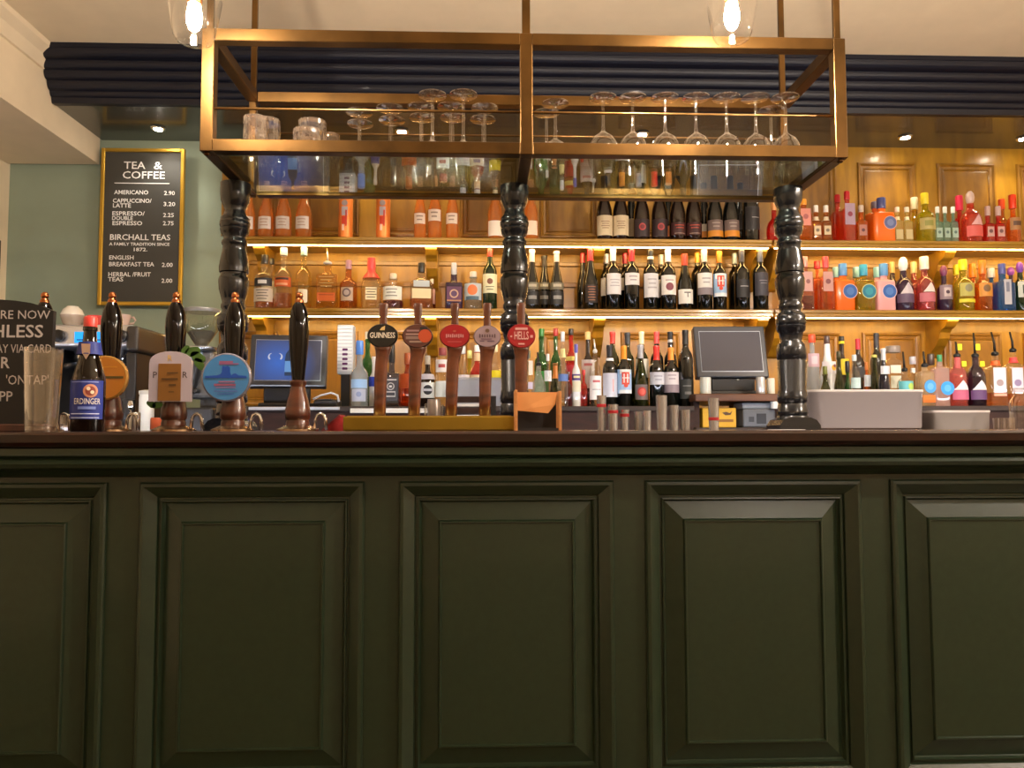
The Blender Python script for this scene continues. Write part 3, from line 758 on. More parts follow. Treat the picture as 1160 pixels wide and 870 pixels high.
bottle('spirit', 'M', 370, 23.5, 281, 'square', glass('#f0dc98', .12, milkc='#d8c070'), [('L', 333, 342.5, .98, '#d86a28'), ('R', 0, 335, 336, 8, '#a84818')]+ln(314, 328, 8, '#b8985a', 4), ('pour', '#cccccc', 299), 'flat-shouldered bourbon bottle with orange label and steel pourer')
bottle('spirit', 'M', 394, 20, 295, 'spirit', glass('#e6b45a', .25, milkc='#c88a34'), [('L', 327, 342, .6, '#b8a088'), ('D', 0, 333, 5, '#5a4848'), ('D', 0, 333, 3.2, '#a89890')], ('cap', '#9a7488', 305, 7), 'short amber whisky bottle with round grey crest label')
bottle('spirit', 'M', 420, 24, 292.5, 'squatbulb', glass('#f2e2b0', .3, milkc='#e0cc90'), [('L', 327, 341, .6, '#e9ddb4')]+ln(328, 340, 6, '#6a5a40', 4), ('wax', '#d23a3e', 316), 'squat bourbon bottle sealed with red wax')
bottle('spirit', 'M', 445, 23, 310, 'apoth', 'clear', [('L', 326, 341, .95, '#dfe0d6')]+ln(328, 339, 7, '#8a8a80', 3), ('cap', '#cfc8b8', 316, 8), 'squat clear apothecary bottle with pale label and reddish bottom', liquid=('dkred', 341.5))
bottle('spirit', 'M', 477, 26, 298, 'flat', glass('#e8dcc0', .15, milkc='#d0bc94'), [('L', 328, 339, .95, '#e4cfa0'), ('R', 0, 319, 326, 9, '#b8c0c0')], ('cap', '#181818', 308, 8), 'flat round-shouldered bourbon bottle with black cap', liquid=('amber', 336), rz=.1)
bottle('spirit', 'm', 489, 9, 316, 'spirit', 'dkred', [('L', 328, 345, .8, '#c8a0a0')], ('cap', '#c8c0b8', 321), 'slim reddish bottle tucked behind the flat bourbon bottle')
bottle('spirit', 'M', 514, 20, 298, 'square', 'violet', [('L', 326, 343, .95, '#5a2c50'), ('D', 0, 334, 5, '#c09a80'), ('D', 0, 334, 3.5, '#503058'), ('R', 0, 341, 342.5, 8, '#b07a50')], ('cap', '#c0c4cc', 311, 6.5), 'dark purple square bottle with silver stopper behind a red tap badge')
bottle('spirit', 'M', 536, 20.5, 308, 'apoth', glass('#dfe6ea', .25, milkc='#ccd4d8'), [('L', 322.5, 341, .95, '#b8c2c6'), ('D', 0, 330, 6, '#e0743a'), ('R', 0, 337, 341, 8, '#4a6474')], ('cap', '#cfc9bf', 314, 8), 'short bottle with orange round mark on grey-blue label')
bottle('spirit', 'M', 555, 16.5, 282, 'spirit', 'dkgreen', [('L', 311.5, 333, 1.05, '#e0dcb8'), ('D', 0, 320, 3.4, '#7a4a34')]+ln(325, 331, 5, '#7a7a58', 2), ('foil', '#d84438', 291), 'green whiskey bottle with cream label and red cap', rz=0)
tp = {'N': '#e6e0d8'}
for px, top, rw, l in ((603, 283, 'M', 'left'), (617, 290, 'm', 'middle'), (631, 285, 'M', 'right')):
    bottle('sparkling', rw, px, 15.5, top, 'champ', 'wine', [('L', 321, 329, 1.05, '#6f6a58'), ('R', 0, 323, 326, 5, '#b8b09a'), ('L', 331, 346, 1.0, '#1e1e20'), ('R', 0, 336, 340, 5, '#8a8a88')], ('foil', '#dcd6d0' if rw == 'M' else '#2a2420', 297 if rw == 'M' else 303), 'dark sparkling wine bottle with black label, %s of three by the middle post' % l)

# ---- lower shelf, wines
def wn(px, top, foil, fb, dec, l, row='M', sh='bord', wd=17.2, body='wine'): bottle('wine', row, px, 14.5 if row == 'm' else wd, top, sh, body, dec, ('foil', foil, fb), l)
wn(669.5, 282, '#d03038', 296, [('L', 324, 344, .8, '#241a18')]+ln(325, 343, 5, '#8a5a40', 6), 'red-foiled dark wine with dark label, leftmost of the lower shelf wines', sh='burg')
wn(661, 287, '#b02a30', 298, [], 'red-foiled wine bottle peeking from behind the leftmost lower shelf wine', 'm', 'burg', 16)
wn(695.5, 282, '#ece8e6', 296, [('L', 311, 334.5, 1, '#d7d8dc')]+ln(317, 327, 6, '#a8a8b0', 3), 'white-foiled wine with tall white label, second on lower shelf')
wn(688, 288, '#d8d4d0', 299, [('L', 316, 336, 1, '#c8c8c8')], 'wine with pale label behind the first white-foiled wine', 'm')
wn(716.5, 282, '#c81f2e', 296.5, [('L', 310.5, 324, 1, '#d8d6d6')]+ln(313, 321, 5, '#9a9298', 2), 'red-foiled wine with short white label high on the bottle')
wn(709, 287, '#981a26', 299, [('L', 316, 330, 1, '#b8b8b8')], 'red-foiled wine standing behind the red-foiled white-label wine', 'm')
wn(738, 283, '#191919', 300, [('L', 311, 338, 1, '#cfd0d4'), ('N', 291, 294, '#e6e6e6')]+ln(316, 330, 5.5, '#a6a6ac', 3), 'black and white foiled wine with tall pale label')
wn(758, 283, '#f1efee', 297, [('L', 313, 335, 1.05, '#dcdad6'), ('D', 0, 326, 4.6, '#7a3a48'), ('R', 0, 318, 319.5, 5, '#a89a9a')], 'white-foiled wine with dark red bowl picture on label')
wn(750, 289, '#c8c0b0', 300, [('L', 318, 338, 1, '#c6c6c2')], 'pale-foiled wine behind the red bowl picture wine', 'm')
wn(777, 288, '#d8402e', 301, [('L', 329, 345, 1.1, '#e0dfda'), ('R', 0, 332, 333.4, 4, '#6a6a6a'), ('R', 0, 332, 338, .6, '#6a6a6a')], 'shorter red-foiled wine with low white label', sh='burg')
wn(799.3, 283, '#d8d2c6', 297, [('L', 310.5, 327, 1.05, '#d6d8d8')]+ln(315, 324, 5, '#a0a0a2', 2)+[('L', 327, 335, 1.05, '#807880')], 'silver-foiled wine with white over grey label')
wn(791.5, 286, '#e0a030', 298, [], 'gold-foiled wine behind the white over grey label wine', 'm')
RB = [('L', 311, 337, 1.0, '#9cc0e4'), ('R', 0, 311, 317, 6.5, '#e8ece8'), ('R', 0, 313.5, 326, 4.2, '#d8452c'), ('R', -2, 315, 324, .7, '#f0d8d0'), ('R', 2, 315, 324, .7, '#f0d8d0'), ('R', 0, 319, 320, 3.6, '#f0d8d0'), ('D', 0, 328, 2.2, '#d8452c'), ('R', 0, 333, 337, 8, '#dfe4ec')]
wn(816.6, 285, '#e08a28', 298, RB, 'orange-foiled wine with red and blue picture label, lower shelf', wd=15.3)
wn(842, 283, '#3a3a44', 297, [('L', 318, 338, .9, '#1b1b1e'), ('R', 0, 325, 326, 5, '#8a8a90')], 'dark-foiled wine with black label, second from right on lower shelf')
wn(834, 287, '#9aa8a8', 299, [], 'dark wine behind the black label wine, lower shelf', 'm')
wn(863, 283, '#545866', 297, [('L', 310, 336, 1, '#34343f')]+ln(318, 324, 5, '#77777f', 2), 'wine with slate grey label at the right end of the lower shelf wines')
# ---- lower shelf, gins right of the right post
bottle('gin', 'M', 914, 17, 291, 'square', glass('#f0c0a8', .2, milkc='#e0a890'), [('L', 309, 331, .75, '#c89a94'), ('D', 0, 320, 2.6, '#8a5a5c')], ('cap', '#e88a88', 302, 6.5), 'square gin with pink bottom and rosy cap beside the right post', liquid=('dkred', 336))
bottle('gin', 'm', 928, 12, 296, 'square', 'oglass', [], ('cap', '#d8303a', 304, 7), 'narrow orange bottle with red cap behind square gins')
bottle('gin', 'M', 937.5, 16.5, 291, 'square', glass('#f4b06a', .3, milkc='#e89a50'), [('L', 309, 331, .8, '#c09088'), ('D', 0, 320, 3, '#7a4448')], ('cap', '#e0404c', 303, 7), 'square orange-pink gin with red cap and grey label')
for px, body, c1, l in ((957, 'orange', '#e8b49a', 'opaque orange gin with blue round emblem, lower shelf'), (1003.5, 'pinkmat', '#e8c4c4', 'opaque pale pink gin with blue round emblem')):
    bottle('gin', 'M', px, 23 if body == 'orange' else 22, 299, 'cubic', body, [('D', 5 if body == 'orange' else 3, 331, 8.8, c1), ('D', 5 if body == 'orange' else 3, 331, 8, '#2f62ae'), ('D', 5 if body == 'orange' else 3, 331, 4.5, '#4a7cc0')], ('cap', '#5a9ad8', 312, 9.5), l, rz=0)
bottle('gin', 'M', 980.5, 22, 300, 'cubic', glass('#e8dc4a', .35, milkc='#d4c630'), [('D', 3, 331, 8.8, '#d8d890'), ('D', 3, 331, 8, '#1f7c98'), ('D', 3, 331, 4.5, '#2f96a8')], ('cap', '#38a8d0', 312, 9), 'yellow see-through gin with teal round emblem', rz=0)
for px, body, l in ((950, 'orange', 'blue-capped orange gin behind the opaque orange one, lower shelf'), (973, 'yellow', 'blue-capped yellow gin behind the teal emblem gin'), (996.5, 'pinkmat', 'blue-capped pink gin behind the pale pink gin')):
    bottle('gin', 'm', px, 20, 303, 'cubic', body, [], ('cap', '#8ac8e0', 314, 9), l)
bottle('gin', 'm', 1013.5, 16, 297, 'gin', 'purple', [], ('cap', '#d8b070', 309, 6), 'tan-capped dark bottle left of the purple gin, set back')
bottle('gin', 'M', 1026, 20.5, 291.5, 'gin', 'violet', [('T', 1, 321, 334, 8.5, '#c4bcc4'), ('L', 334, 344, .95, '#5c4a66')], ('ball', '#f0ece8', 307, 10.5), 'dark purple gin with white stopper and pointed label, lower shelf')
bottle('gin', 'm', 1038, 17, 297, 'gin', 'pink', [], ('cap', '#e6cf9a', 309, 7), 'cream-capped pink bottle behind the pointed label gins, lower shelf')
bottle('gin', 'M', 1050, 20.5, 291, 'gin', 'pink', [('T', 1, 321, 332, 8.5, '#e0d2ce'), ('L', 333, 343, .95, '#c06a78')], ('cap', '#e2d8d0', 305, 10), 'pink gin with pale pointed label, lower shelf', liquid=('coral', 343))
bottle('gin', 'M', 1072, 16.5, 301, 'spirit', 'violet', [('L', 324, 340, .85, '#8a7a84'), ('R', 0, 327, 337, 4, '#bfb2b4'), ('D', 0, 332, 2.2, '#4a3444')], ('ball', '#7a3a62', 313, 8), 'small dark purple sloe gin with plum stopper')
bottle('gin', 'm', 1086, 15, 300, 'gin', 'yellow', [], ('cap', '#e0d828', 311, 6), 'yellow-capped bottle behind the round yellow gin, lower shelf')
bottle('gin', 'M', 1094, 22, 294.5, 'gin', 'lemon', [('L', 322, 337, .7, '#b8b058'), ('D', 0, 328, 4.5, '#8a8868'), ('L', 340, 344, .8, '#d8d030')], ('cap', '#f0e020', 306, 9), 'round-shouldered yellow gin with yellow cap on the lower shelf', liquid=('yellow', 336))
bottle('gin', 'm', 1105, 15, 299, 'gin', 'oglass', [], ('cap', '#f08018', 314, 8), 'orange-capped bottle between yellow and orange gins, set back')
bottle('gin', 'M', 1116, 19.5, 295, 'gin', 'oglass', [('L', 322, 337, .7, '#d0903a'), ('D', 0, 328, 4.2, '#7a5a38')], ('cap', '#f07a1c', 310, 8), 'round-shouldered orange gin with orange cap on the lower shelf')
bottle('gin', 'm', 1126, 13, 304, 'spirit', 'blue', [], ('cap', '#c4c6d4', 314, 8), 'silver-capped bottle left of the light blue gin, set back')
bottle('gin', 'M', 1138.5, 22, 299, 'square', 'blue', [('L', 318, 346, .45, '#b9bcc6'), ('R', 0, 321, 332, 2, '#7a8094')], ('cap', '#44509c', 310, 8), 'light blue square gin bottle with pale tall label')
bottle('gin', 'm', 1148.5, 13, 303, 'spirit', 'violet', [], ('ball', '#8a48b8', 312, 8), 'purple-stoppered bottle between the blue gin and the edge')
bottle('gin', 'M', 1159, 17, 297, 'gin', 'dkgreen', [('L', 320, 338, .8, '#c0c8c0'), ('R', 0, 324, 334, 4, '#3a4a44')], ('ball', '#7a3cae', 309, 8), 'dark green gin with purple stopper at right edge, lower shelf')

# ---- back counter bottles, left of the middle post
C_ = 'C'
bottle('spirit', 'C', 407.5, 19.5, 386, 'spirit', 'frost', [('L', 430, 440, .9, '#9cc4f0'), ('L', 441, 455, .7, '#b4bcd4'), ('D', 0, 447, 3, '#8a98c0')], ('cap', '#4a86e0', 401, 8.5), 'frosted vodka bottle with bright blue cap beside the white dispenser')
bottle('wine', 'd', 416.5, 15, 376, 'bord', 'green', [], ('cap', '#d8d0b8', 384, 6), 'green bottle standing behind the frosted vodka')
bottle('spirit', 'c', 423.5, 10, 404, 'spirit', 'white', [('L', 427, 438, 1, '#2a44c8')], ('cap', '#e6e6e6', 410), 'slim white bottle with blue band behind the leftmost tap')
bottle('spirit', 'C', 444, 17.5, 389, 'square', glass('#a8a8b4', .5, milkc='#6a6a78'), [('L', 428, 457, 1.05, '#46464e'), ('R', 0, 430, 431.4, 6.5, '#d8d8d8'), ('D', 0, 438, 4.2, '#d0d0d0'), ('D', 0, 438, 3.2, '#3c3c44'), ('R', 0, 443.5, 450, 5.5, '#c8c8c8'), ('R', 0, 445, 448.5, 4.8, '#3c3c44'), ('R', 0, 437, 439.4, 1.6, '#e0e0e0')], ('cap', '#17171a', 410, 7), 'square whiskey bottle with dark grey lettered label, between two taps')
bottle('spirit', 'c', 462, 18, 400, 'gin', glass('#d8782a', .5, milkc='#c05c14'), [('L', 424, 440, .9, '#d25a1a')], ('cap', '#a04a18', 412, 8), 'round orange-brown spirit bottle behind the second tap')
bottle('spirit', 'C', 484.5, 16.5, 403, 'gin', 'brown', [('L', 433.5, 451, 1.1, '#dfe4e0'), ('D', 0, 442, 5.5, '#20242a'), ('R', 0, 440.6, 443.4, 5.2, '#c8ccd0'), ('N', 424, 430, '#c8c4d0')], ('cap', '#b8b0a0', 412, 6), 'dark spirit bottle with white label and black oval mark')
bottle('spirit', 'C', 501.5, 16, 394, 'spirit', 'clear', [('L', 408, 422, .9, '#e8e2de'), ('R', 0, 413, 417, 4, '#b04a4a'), ('L', 432, 450, .9, '#e2e8e4')], ('cap', '#8a3a40', 402, 9), 'clear bottle with maroon cap and white labels left of a red badge')
bottle('spirit', 'c', 524, 17, 392, 'bell', 'clear', [('L', 425, 440, 1, '#e8e4ea')], ('cap', '#c4c8cc', 400), 'clear bottle with pale neck behind the clear plastic box')
bottle('liqueur', 'c', 540.5, 16.5, 391, 'spirit', 'red', [('L', 425, 436, 1, '#e8d8b8'), ('R', 0, 428, 432, 4, '#7a6a8a'), ('N', 400, 409, '#d8b890')], ('cap', '#e6e2dc', 398), 'red-amber liqueur bottle between the third and fourth taps')
bottle('liqueur', 'd', 532, 12, 397, 'spirit', 'lemon', [], ('cap', '#e8e890', 405), 'bright yellow bottle behind the red-amber liqueur')
bottle('liqueur', 'c', 561, 14, 388, 'spirit', 'clear', [('L', 420, 432, 1, '#f2e420')], ('cap', '#e4d8b0', 398), 'clear bottle with yellow label left of the middle post')
# ---- right of the middle post
bottle('spirit', 'C', 599, 9, 397, 'spirit', 'clear', [('L', 409, 425, 1, '#ece6d8'), ('L', 433, 441, 1, '#cfc8e4')], ('cap', '#6a7050', 405), 'slim clear bottle with white label beside the round red tap badge')
bottle('gin', 'c', 613.5, 17, 372.5, 'bord', 'green', [('L', 421, 445, .9, '#2a9038')], ('cap', '#2a7a34', 381, 6.5), 'tall bright green bottle above the wooden caddy')
bottle('spirit', 'C', 610, 16.5, 399, 'bell', glass('#f2f5f4', .4, milkc='#e6eceb'), [], ('pour', '#111111', 414), 'frosted white bottle with black pourer behind the wooden caddy')
bottle('spirit', 'C', 620.5, 8, 401, 'spirit', 'clear', [('L', 420, 432, 1.1, '#e8eef2')], ('cap', '#dfe4e6', 408), 'thin clear bottle right of the frosted white bottle')
bottle('gin', 'd', 629.5, 13, 372, 'bord', 'green', [], ('cap', '#b83a38', 380, 6), 'tall green bottle with red cap, above the caddy')
bottle('wine', 'C', 629, 13, 412, 'champ', 'olive', [], ('foil', '#c87a34', 429), 'small olive bottle with copper foil behind the wooden caddy')
bottle('spirit', 'b', 637.5, 11, 376, 'bell', 'clear', [('L', 424, 432, 1.1, '#5a78b8'), ('N', 395, 405, '#efe6a0')], ('cap', '#cdd4dc', 386), 'clear bottle with pale yellow neck and blue label')
bottle('liqueur', 'c', 647, 14, 372.5, 'spirit', 'red', [('N', 404, 409, '#d8c86a'), ('L', 414, 432, 1, '#b82834')], ('cap', '#1e1612', 379, 6), 'red liqueur bottle with black cap')
bottle('liqueur', 'C', 643.5, 9, 421, 'spirit', 'dkred', [], ('cap', '#5a1826', 426), 'short dark red bottle beside the wooden caddy')
bottle('liqueur', 'C', 652.5, 9.5, 390, 'spirit', 'white', [('L', 424, 431, 1.1, '#5a4690'), ('R', 0, 426, 428.5, 4, '#efe6b0'), ('L', 432, 444, 1.1, '#e2dcc0')], ('cap', '#5a58b0', 399), 'white liqueur bottle with blue cap and purple band')
bottle('liqueur', 'C', 661, 8, 419, 'spirit', 'red', [], ('cap', '#c83030', 424), 'short vivid red bottle among the liqueurs')
bottle('liqueur', 'c', 666, 14.5, 376, 'spirit', 'brown', [('L', 408, 440, 1.1, '#e6dfe0'), ('R', 0, 412, 415, 5, '#c87878')], ('cap', '#d8b878', 384, 6.5), 'dark bottle with cork-coloured cap and white label')
bottle('spirit', 'C', 674, 13.5, 384, 'gin', 'clear', [('L', 426, 453, 1.1, '#ecebec'), ('R', 0, 431, 433.5, 4.5, '#c86a70'), ('R', 0, 441, 442, 5, '#a8a8b0')], ('pour', '#cccccc', 399), 'clear bottle with tall white label and steel pourer')
# wine row on the back counter
def cw(px, top, foil, fb, dec, l, row='C', sh='bord', wd=16.5, body='wine'): bottle('wine', row, px, 14.8 if row == 'c' else wd, top, sh, body, dec, ('foil', foil, fb), l)
cw(690.5, 391, '#20242e', 404, [('L', 423, 450, 1.1, '#c8ccdc'), ('R', 2, 430, 444, .8, '#d8a8a8'), ('N', 406, 409, '#e8e8ee')], 'dark-foiled wine with tall lilac-white label on the back counter')
cw(694, 376, '#d2382e', 389.5, [], 'red-foiled green wine behind the lilac-white label wine', 'c', body='olive')
RB2 = [('L', 419, 446, 1.05, '#a4c6ea'), ('R', 0, 419, 424, 7, '#eef0ee'), ('R', 0, 422, 436, 4.6, '#d84a34'), ('R', -2, 424, 434, .8, '#f2dcd4'), ('R', 2, 424, 434, .8, '#f2dcd4'), ('R', 0, 428, 429.2, 4, '#f2dcd4'), ('D', 0, 437, 2.4, '#d84a34'), ('R', 0, 442, 446, 8, '#e6ebf2')]
cw(706.5, 392, '#ec9a2a', 407, RB2, 'orange-foiled wine with red and blue picture label on the back counter')
cw(711, 377, '#33363c', 390, [], 'dark-foiled green wine behind the red and blue picture wine', 'c', body='olive')
cw(725.5, 391, '#a8aab0', 406, [('L', 436, 453, .9, '#6a5e5c'), ('D', 0, 444, 5.2, '#b8302e'), ('D', 0, 444, 3.6, '#d8584a')], 'slim sparkling wine with grey foil and red round label', sh='champ', body='olive', wd=15.5)
cw(727, 376, '#e6e0bc', 390, [('L', 407, 428, 1, '#dfe3d8')], 'cream-foiled wine with pale label behind the red round label wine', 'c', body='olive')
cw(743.5, 392, '#e4322c', 408, [('L', 422, 436, 1.1, '#c6c8d2')]+ln(425, 433, 5, '#9a9cac', 2), 'front red-foiled wine with short white label on the back counter')
cw(744, 376, '#e04a4a', 389.5, [], 'rear red-foiled wine behind the short white label one', 'c')
cw(760, 394, '#e8943a', 408, [('L', 422, 436, 1.1, '#d6cfd2'), ('L', 436, 445, 1.1, '#8a7c86')]+ln(424, 432, 5, '#a89ca4', 2), 'orange-foiled wine with white over mauve label')
cw(759.5, 376, '#15151c', 391, [('N', 385, 388, '#efefef')], 'black-foiled wine with white ring behind orange-foiled wine', 'c')
bottle('wine', 'C', 776.5, 17, 374, 'bord', 'wine', [('L', 430, 452, .9, '#1e211e'), ('R', 0, 437, 438, 5, '#777777'), ('R', 1, 444, 447, 4, '#666666')], ('foil', '#141416', 390), 'large black wine bottle left of the right-hand till')
# ---- right of the right post
bottle('spirit', 'c', 920, 15, 379, 'spirit', 'frost', [('L', 401, 416, .8, '#c8a8b4'), ('R', 0, 404, 413, 3.6, '#d4c4cc')], ('cap', '#e84a2a', 387.5, 8), 'frosted bottle with red cap right of the right post')
bottle('liqueur', 'c', 937, 18, 380.5, 'bell', 'white', [('L', 410, 424, .8, '#e8e6ec'), ('D', 5, 417, 3.4, '#e8b030'), ('D', 6, 415, 2, '#7a3a4a')], ('cap', '#4a3434', 389, 6.5), 'white coconut rum style bottle with brown cap')
bottle('wine', 'C', 934, 14, 415, 'champ', 'olive', [], ('cap', '#6a7020', 424, 5), 'small olive bottle in front of the white bottle')
bottle('liqueur', 'c', 953.5, 15, 381, 'spirit', 'brown', [('L', 407, 425, 1, '#e0c820'), ('N', 386, 389.5, '#f2dc28')], ('cap', '#2a2220', 386), 'dark brown bottle with yellow neck band and label')
bottle('wine', 'C', 950, 12, 398, 'champ', 'olive', [], ('cap', '#3a3c20', 405, 5), 'olive bottle in front of the yellow-banded brown bottle')
bottle('beer', 'C', 959.5, 10, 409, 'champ', 'green', [], ('cap', '#1c1c1e', 421, 5), 'small bright green bottle with dark top')
bottle('spirit', 'b', 967.5, 12, 402, 'gin', 'clear', [('L', 428, 440, .9, '#b8d0cc')], ('cap', '#ccd6d2', 408), 'small clear bottle right of the bright green one')
bottle('liqueur', 'c', 972, 14, 384, 'spirit', 'brown', [('L', 416, 428, .9, '#4a4a4c'), ('D', 0, 388.5, .1, '#ffffff')], ('foil', '#c8283a', 396), 'black bottle with red foiled neck')
bottle('spirit', 'C', 981, 8, 410, 'spirit', 'oglass', [('L', 425, 438, 1, '#c8d0d2')], ('cap', '#c87838', 418), 'slim orange-brown bottle left of the dark wine bottle')
bottle('wine', 'C', 990, 15, 402, 'champ', 'olive', [], ('cap', '#c8c060', 405, 6), 'open olive green wine bottle behind the grey tub')
bottle('wine', 'c', 993, 14, 377.5, 'bord', 'wine', [], ('foil', '#2c2c34', 394), 'tall wine bottle with dark foil behind the grey tub')
bottle('wine', 'b', 1000.5, 12, 395, 'champ', 'navy', [('L', 415, 424, .8, '#c8ccd0')], ('foil', '#c8ccd4', 408), 'dark bottle with silver neck right of the olive wine')
bottle('spirit', 'c', 1011.5, 17.5, 392, 'cubic', 'clear', [('L', 414, 423, .8, '#dfe2d0'), ('L', 426, 440, .8, '#d0d4c0')], ('cap', '#8a7f78', 399, 16), 'square clear tequila style bottle with wide round stopper')
bottle('spirit', 'C', 1024, 17, 398.5, 'gin', 'clear', [('L', 432, 443, 1, '#64b8c0'), ('D', 4, 438, 4, '#a8c85a')], ('pour', '#111111', 420), 'round clear bottle with teal label and black pourer')
bottle('spirit', 'c', 1033.5, 12, 404, 'spirit', 'clear', [('N', 417, 422, '#e8e8ec')], ('cap', '#b8b8c4', 412, 7), 'clear bottle with grey cap left of the blue emblem gins')
bottle('gin', 'C', 1047, 19, 398, 'cubic', glass('#f2e6c8', .4, milkc='#e8dcc0'), [('D', 2, 438, 7.6, '#3f98e0'), ('D', 2, 438, 4, '#6ab4ea'), ('L', 448, 456, .95, '#e8742a')], ('pour', '#111111', 415), 'pale gin with blue round emblem and orange base, black pourer')
bottle('gin', 'c', 1054, 15, 401, 'cubic', 'clear', [], ('cap', '#3a2824', 413, 8), 'brown-capped clear bottle behind the blue emblem gins')
bottle('gin', 'C', 1064, 18.5, 402, 'cubic', glass('#f0dcdc', .5, milkc='#ead6d6'), [('D', 5, 440, 8, '#2a94e4'), ('D', 5, 440, 4, '#58aee8')], ('cap', '#1f8a5a', 409, 5.5), 'pale pink-white gin with blue emblem and green cap')
for px, body, lq, pc, top, l in ((1084, 'pink', 'coral', '#e8ea20', 387, 'pink gin with pointed label and yellow tag on back counter'), (1104.5, 'purple', 'violet', '#e8ea20', 377, 'purple gin with pointed label and yellow tag on back counter')):
    t = bottle('gin', 'C', px, 20, top, 'gin', body, [('T', 0, 431, 442, 9.5, '#ddd6d8'), ('L', 442.5, 453, .95, '#b85a78' if px < 1090 else '#5c3c6a')], ('pour', '#111111', 404), l, rz=0)
    kk = 3.12/F
    lathe('neck_ring', [(.011, Z(417, 3.12)-ZC), (.012, Z(416, 3.12)-ZC), (.012, Z(405, 3.12)-ZC), (.010, Z(404, 3.12)-ZC)], mat('#ece8ec', .4), t, seg=16)
    box('price_tag', .012, .030, -.014, -.012, Z(415, 3.12)-ZC, Z(409, 3.12)-ZC, mat(pc, .5), t)
    box('pourer_tag', -.003, .015, -.012, -.010, Z(396, 3.12)-ZC, Z(389, 3.12)-ZC, mat(pc, .5), t)
bottle('spirit', 'C', 1127, 20, 376, 'square', 'clear', [('L', 417, 445, .8, '#d8d6de'), ('D', 0, 434, 4, '#9a8a8c'), ('R', 0, 446, 449, 7, '#e0a088'), ('N', 409, 414, '#e8642a')], ('pour', '#111111', 402, -.012), 'square clear bottle with orange shoulder and leaning pourer', liquid=('amber', 445))
bottle('spirit', 'C', 1147.5, 18, 376, 'square', 'clear', [('L', 417, 445, .8, '#c9c6d4'), ('D', 0, 434, 4, '#8a7a9c'), ('N', 405, 411, '#e04848')], ('pour', '#111111', 398, -.010), 'square clear bottle with red shoulder band near the right edge', liquid=('amber', 446))
bottle('spirit', 'C', 1164, 14, 393, 'square', 'clear', [('N', 410, 417, '#e04040')], ('pour', '#111111', 403), 'clear bottle with red neck cut by the right edge')

# ================================================================== on the bar: hand pumps
HBLK = mat('#050202', .1, coat=0., spec=.4, name='pump_handle_black')
PWOOD = wood('#341609', '#5c2c15', (3, 3, 14), .3, .6, 'pump_wood')
COPP = mat('#a8663e', .25, 1., name='copper')
def pump(px, label, Y=1.88, full=True):
    t = thing('hand_pump', (X(px, Y, 420), Y, CT), label, 'beer pump', 'hand pumps on the bar')
    k = Y/F
    zz = lambda y: max(Z(y, Y, px)-CT, 0)
    lathe('handle', [(r*k, zz(y)) for y, r in ((437, 6.5), (430, 7), (420, 8), (405, 9.4), (390, 10.6), (375, 11.2), (362, 10.8), (352, 9), (346, 6.6), (343, 5))], HBLK, t, seg=24)
    lathe('finial', [(r*k, zz(y)) for y, r in ((344, 4.6), (341, 5), (338, 3.2), (336, 4.2), (333, 3.8), (331, 2))], COPP, t, seg=16)
    lathe('wooden_base', [(r*k, zz(y)) for y, r in ((484, 13), (479, 13), (476, 12), (474, 13.6), (468, 14), (463, 13.4), (461, 12.8), (455, 12), (448, 10), (440, 8.2), (437, 8), (435.5, 9), (432, 9), (431, 7.5))], PWOOD, t, seg=28)
    lathe('flange', [(23*k, 0), (23*k, .004), (18*k, .009), (13*k, .014)], mat('#b89a7a', .25, 1.), t, seg=28)
    hook = [(19*k, 0, .004), (20*k, 0, .028), (22*k, 0, .038), (25.5*k, 0, .042), (29*k, 0, .038), (31*k, 0, .028), (32*k, 0, .002)]
    tube('chrome_hook', hook, .0042, CHROME, t, 10)
    return t
pump(48, 'hand pump half hidden behind the chalkboard sign')
p_or = pump(125, 'hand pump with orange round badge behind the beer bottle')
p_wh = pump(198, 'hand pump with white arched badge')
p_bl = pump(265, 'hand pump with blue round badge')
pump(338, 'hand pump without a badge, black handle on turned wooden base')
def disc_badge(parent, dxp, cy, rp, Y, c, rim, px):
    k = Y/F
    zc = Z(cy, Y, px)-CT; yy = Y-parent.location.y; xx = dxp*k
    S = 36
    def ring(r, y): return [(xx+r*math.cos(2*PI*i/S), y, zc+r*math.sin(2*PI*i/S)) for i in range(S)]
    v = ring(rp*k, yy+.008)+ring(rp*k, yy)+ring(rp*k-.003, yy-.0015)
    f = [tuple(range(S))]
    for q in (0, 1):
        for i in range(S): f.append((q*S+i, q*S+S+i, q*S+S+(i+1) % S, q*S+(i+1) % S))
    f.append(tuple(reversed(range(2*S, 3*S))))
    o = from_py('badge', v, f, mat(rim, .25, .6), parent); fixn(o)
    v = ring(rp*k-.004, yy-.0022)
    face = from_py('badge_face', v, [tuple(range(S))], mat(c, .3, coat=.3), o)
    return o, xx, zc, yy-.003, k
YB = 1.845
o, bx, bz, byy, k = disc_badge(p_bl, -3, 427.5, 27.5, YB, '#3a78ae', '#8a8a98', 265)
RED = mat('#c05a6a', .5); BLU = mat('#12439a', .5)
for dx_, dz_, w_, h_, c_ in ((0, 17, 15, 2.6, '#8a5070'), (3, 15, 22, 1.6, '#7a5078'), (1, -5, 18, 1.6, '#8a5a78'), (-1, -8.5, 24, 2.6, '#8a4e6a'), (0, -11.5, 22, 1.2, '#7a6a98'), (0, -15.5, 26, 1, '#4a5a98'), (0, -18.5, 18, 1, '#3a5aa0')):
    pbar(bx+dx_*k, bz+dz_*k, byy, w_*k, h_*k, c_, o)
land = [(-23, -.8), (23, -.8), (23, 1.6), (14, 2.2), (11, 4.5), (8, 4), (6, 2.2), (4.5, 6), (4.5, 11), (2, 13), (-1, 12), (-4, 13), (-4.5, 6), (-6, 3.5), (-10, 2.2), (-23, 1.4)]
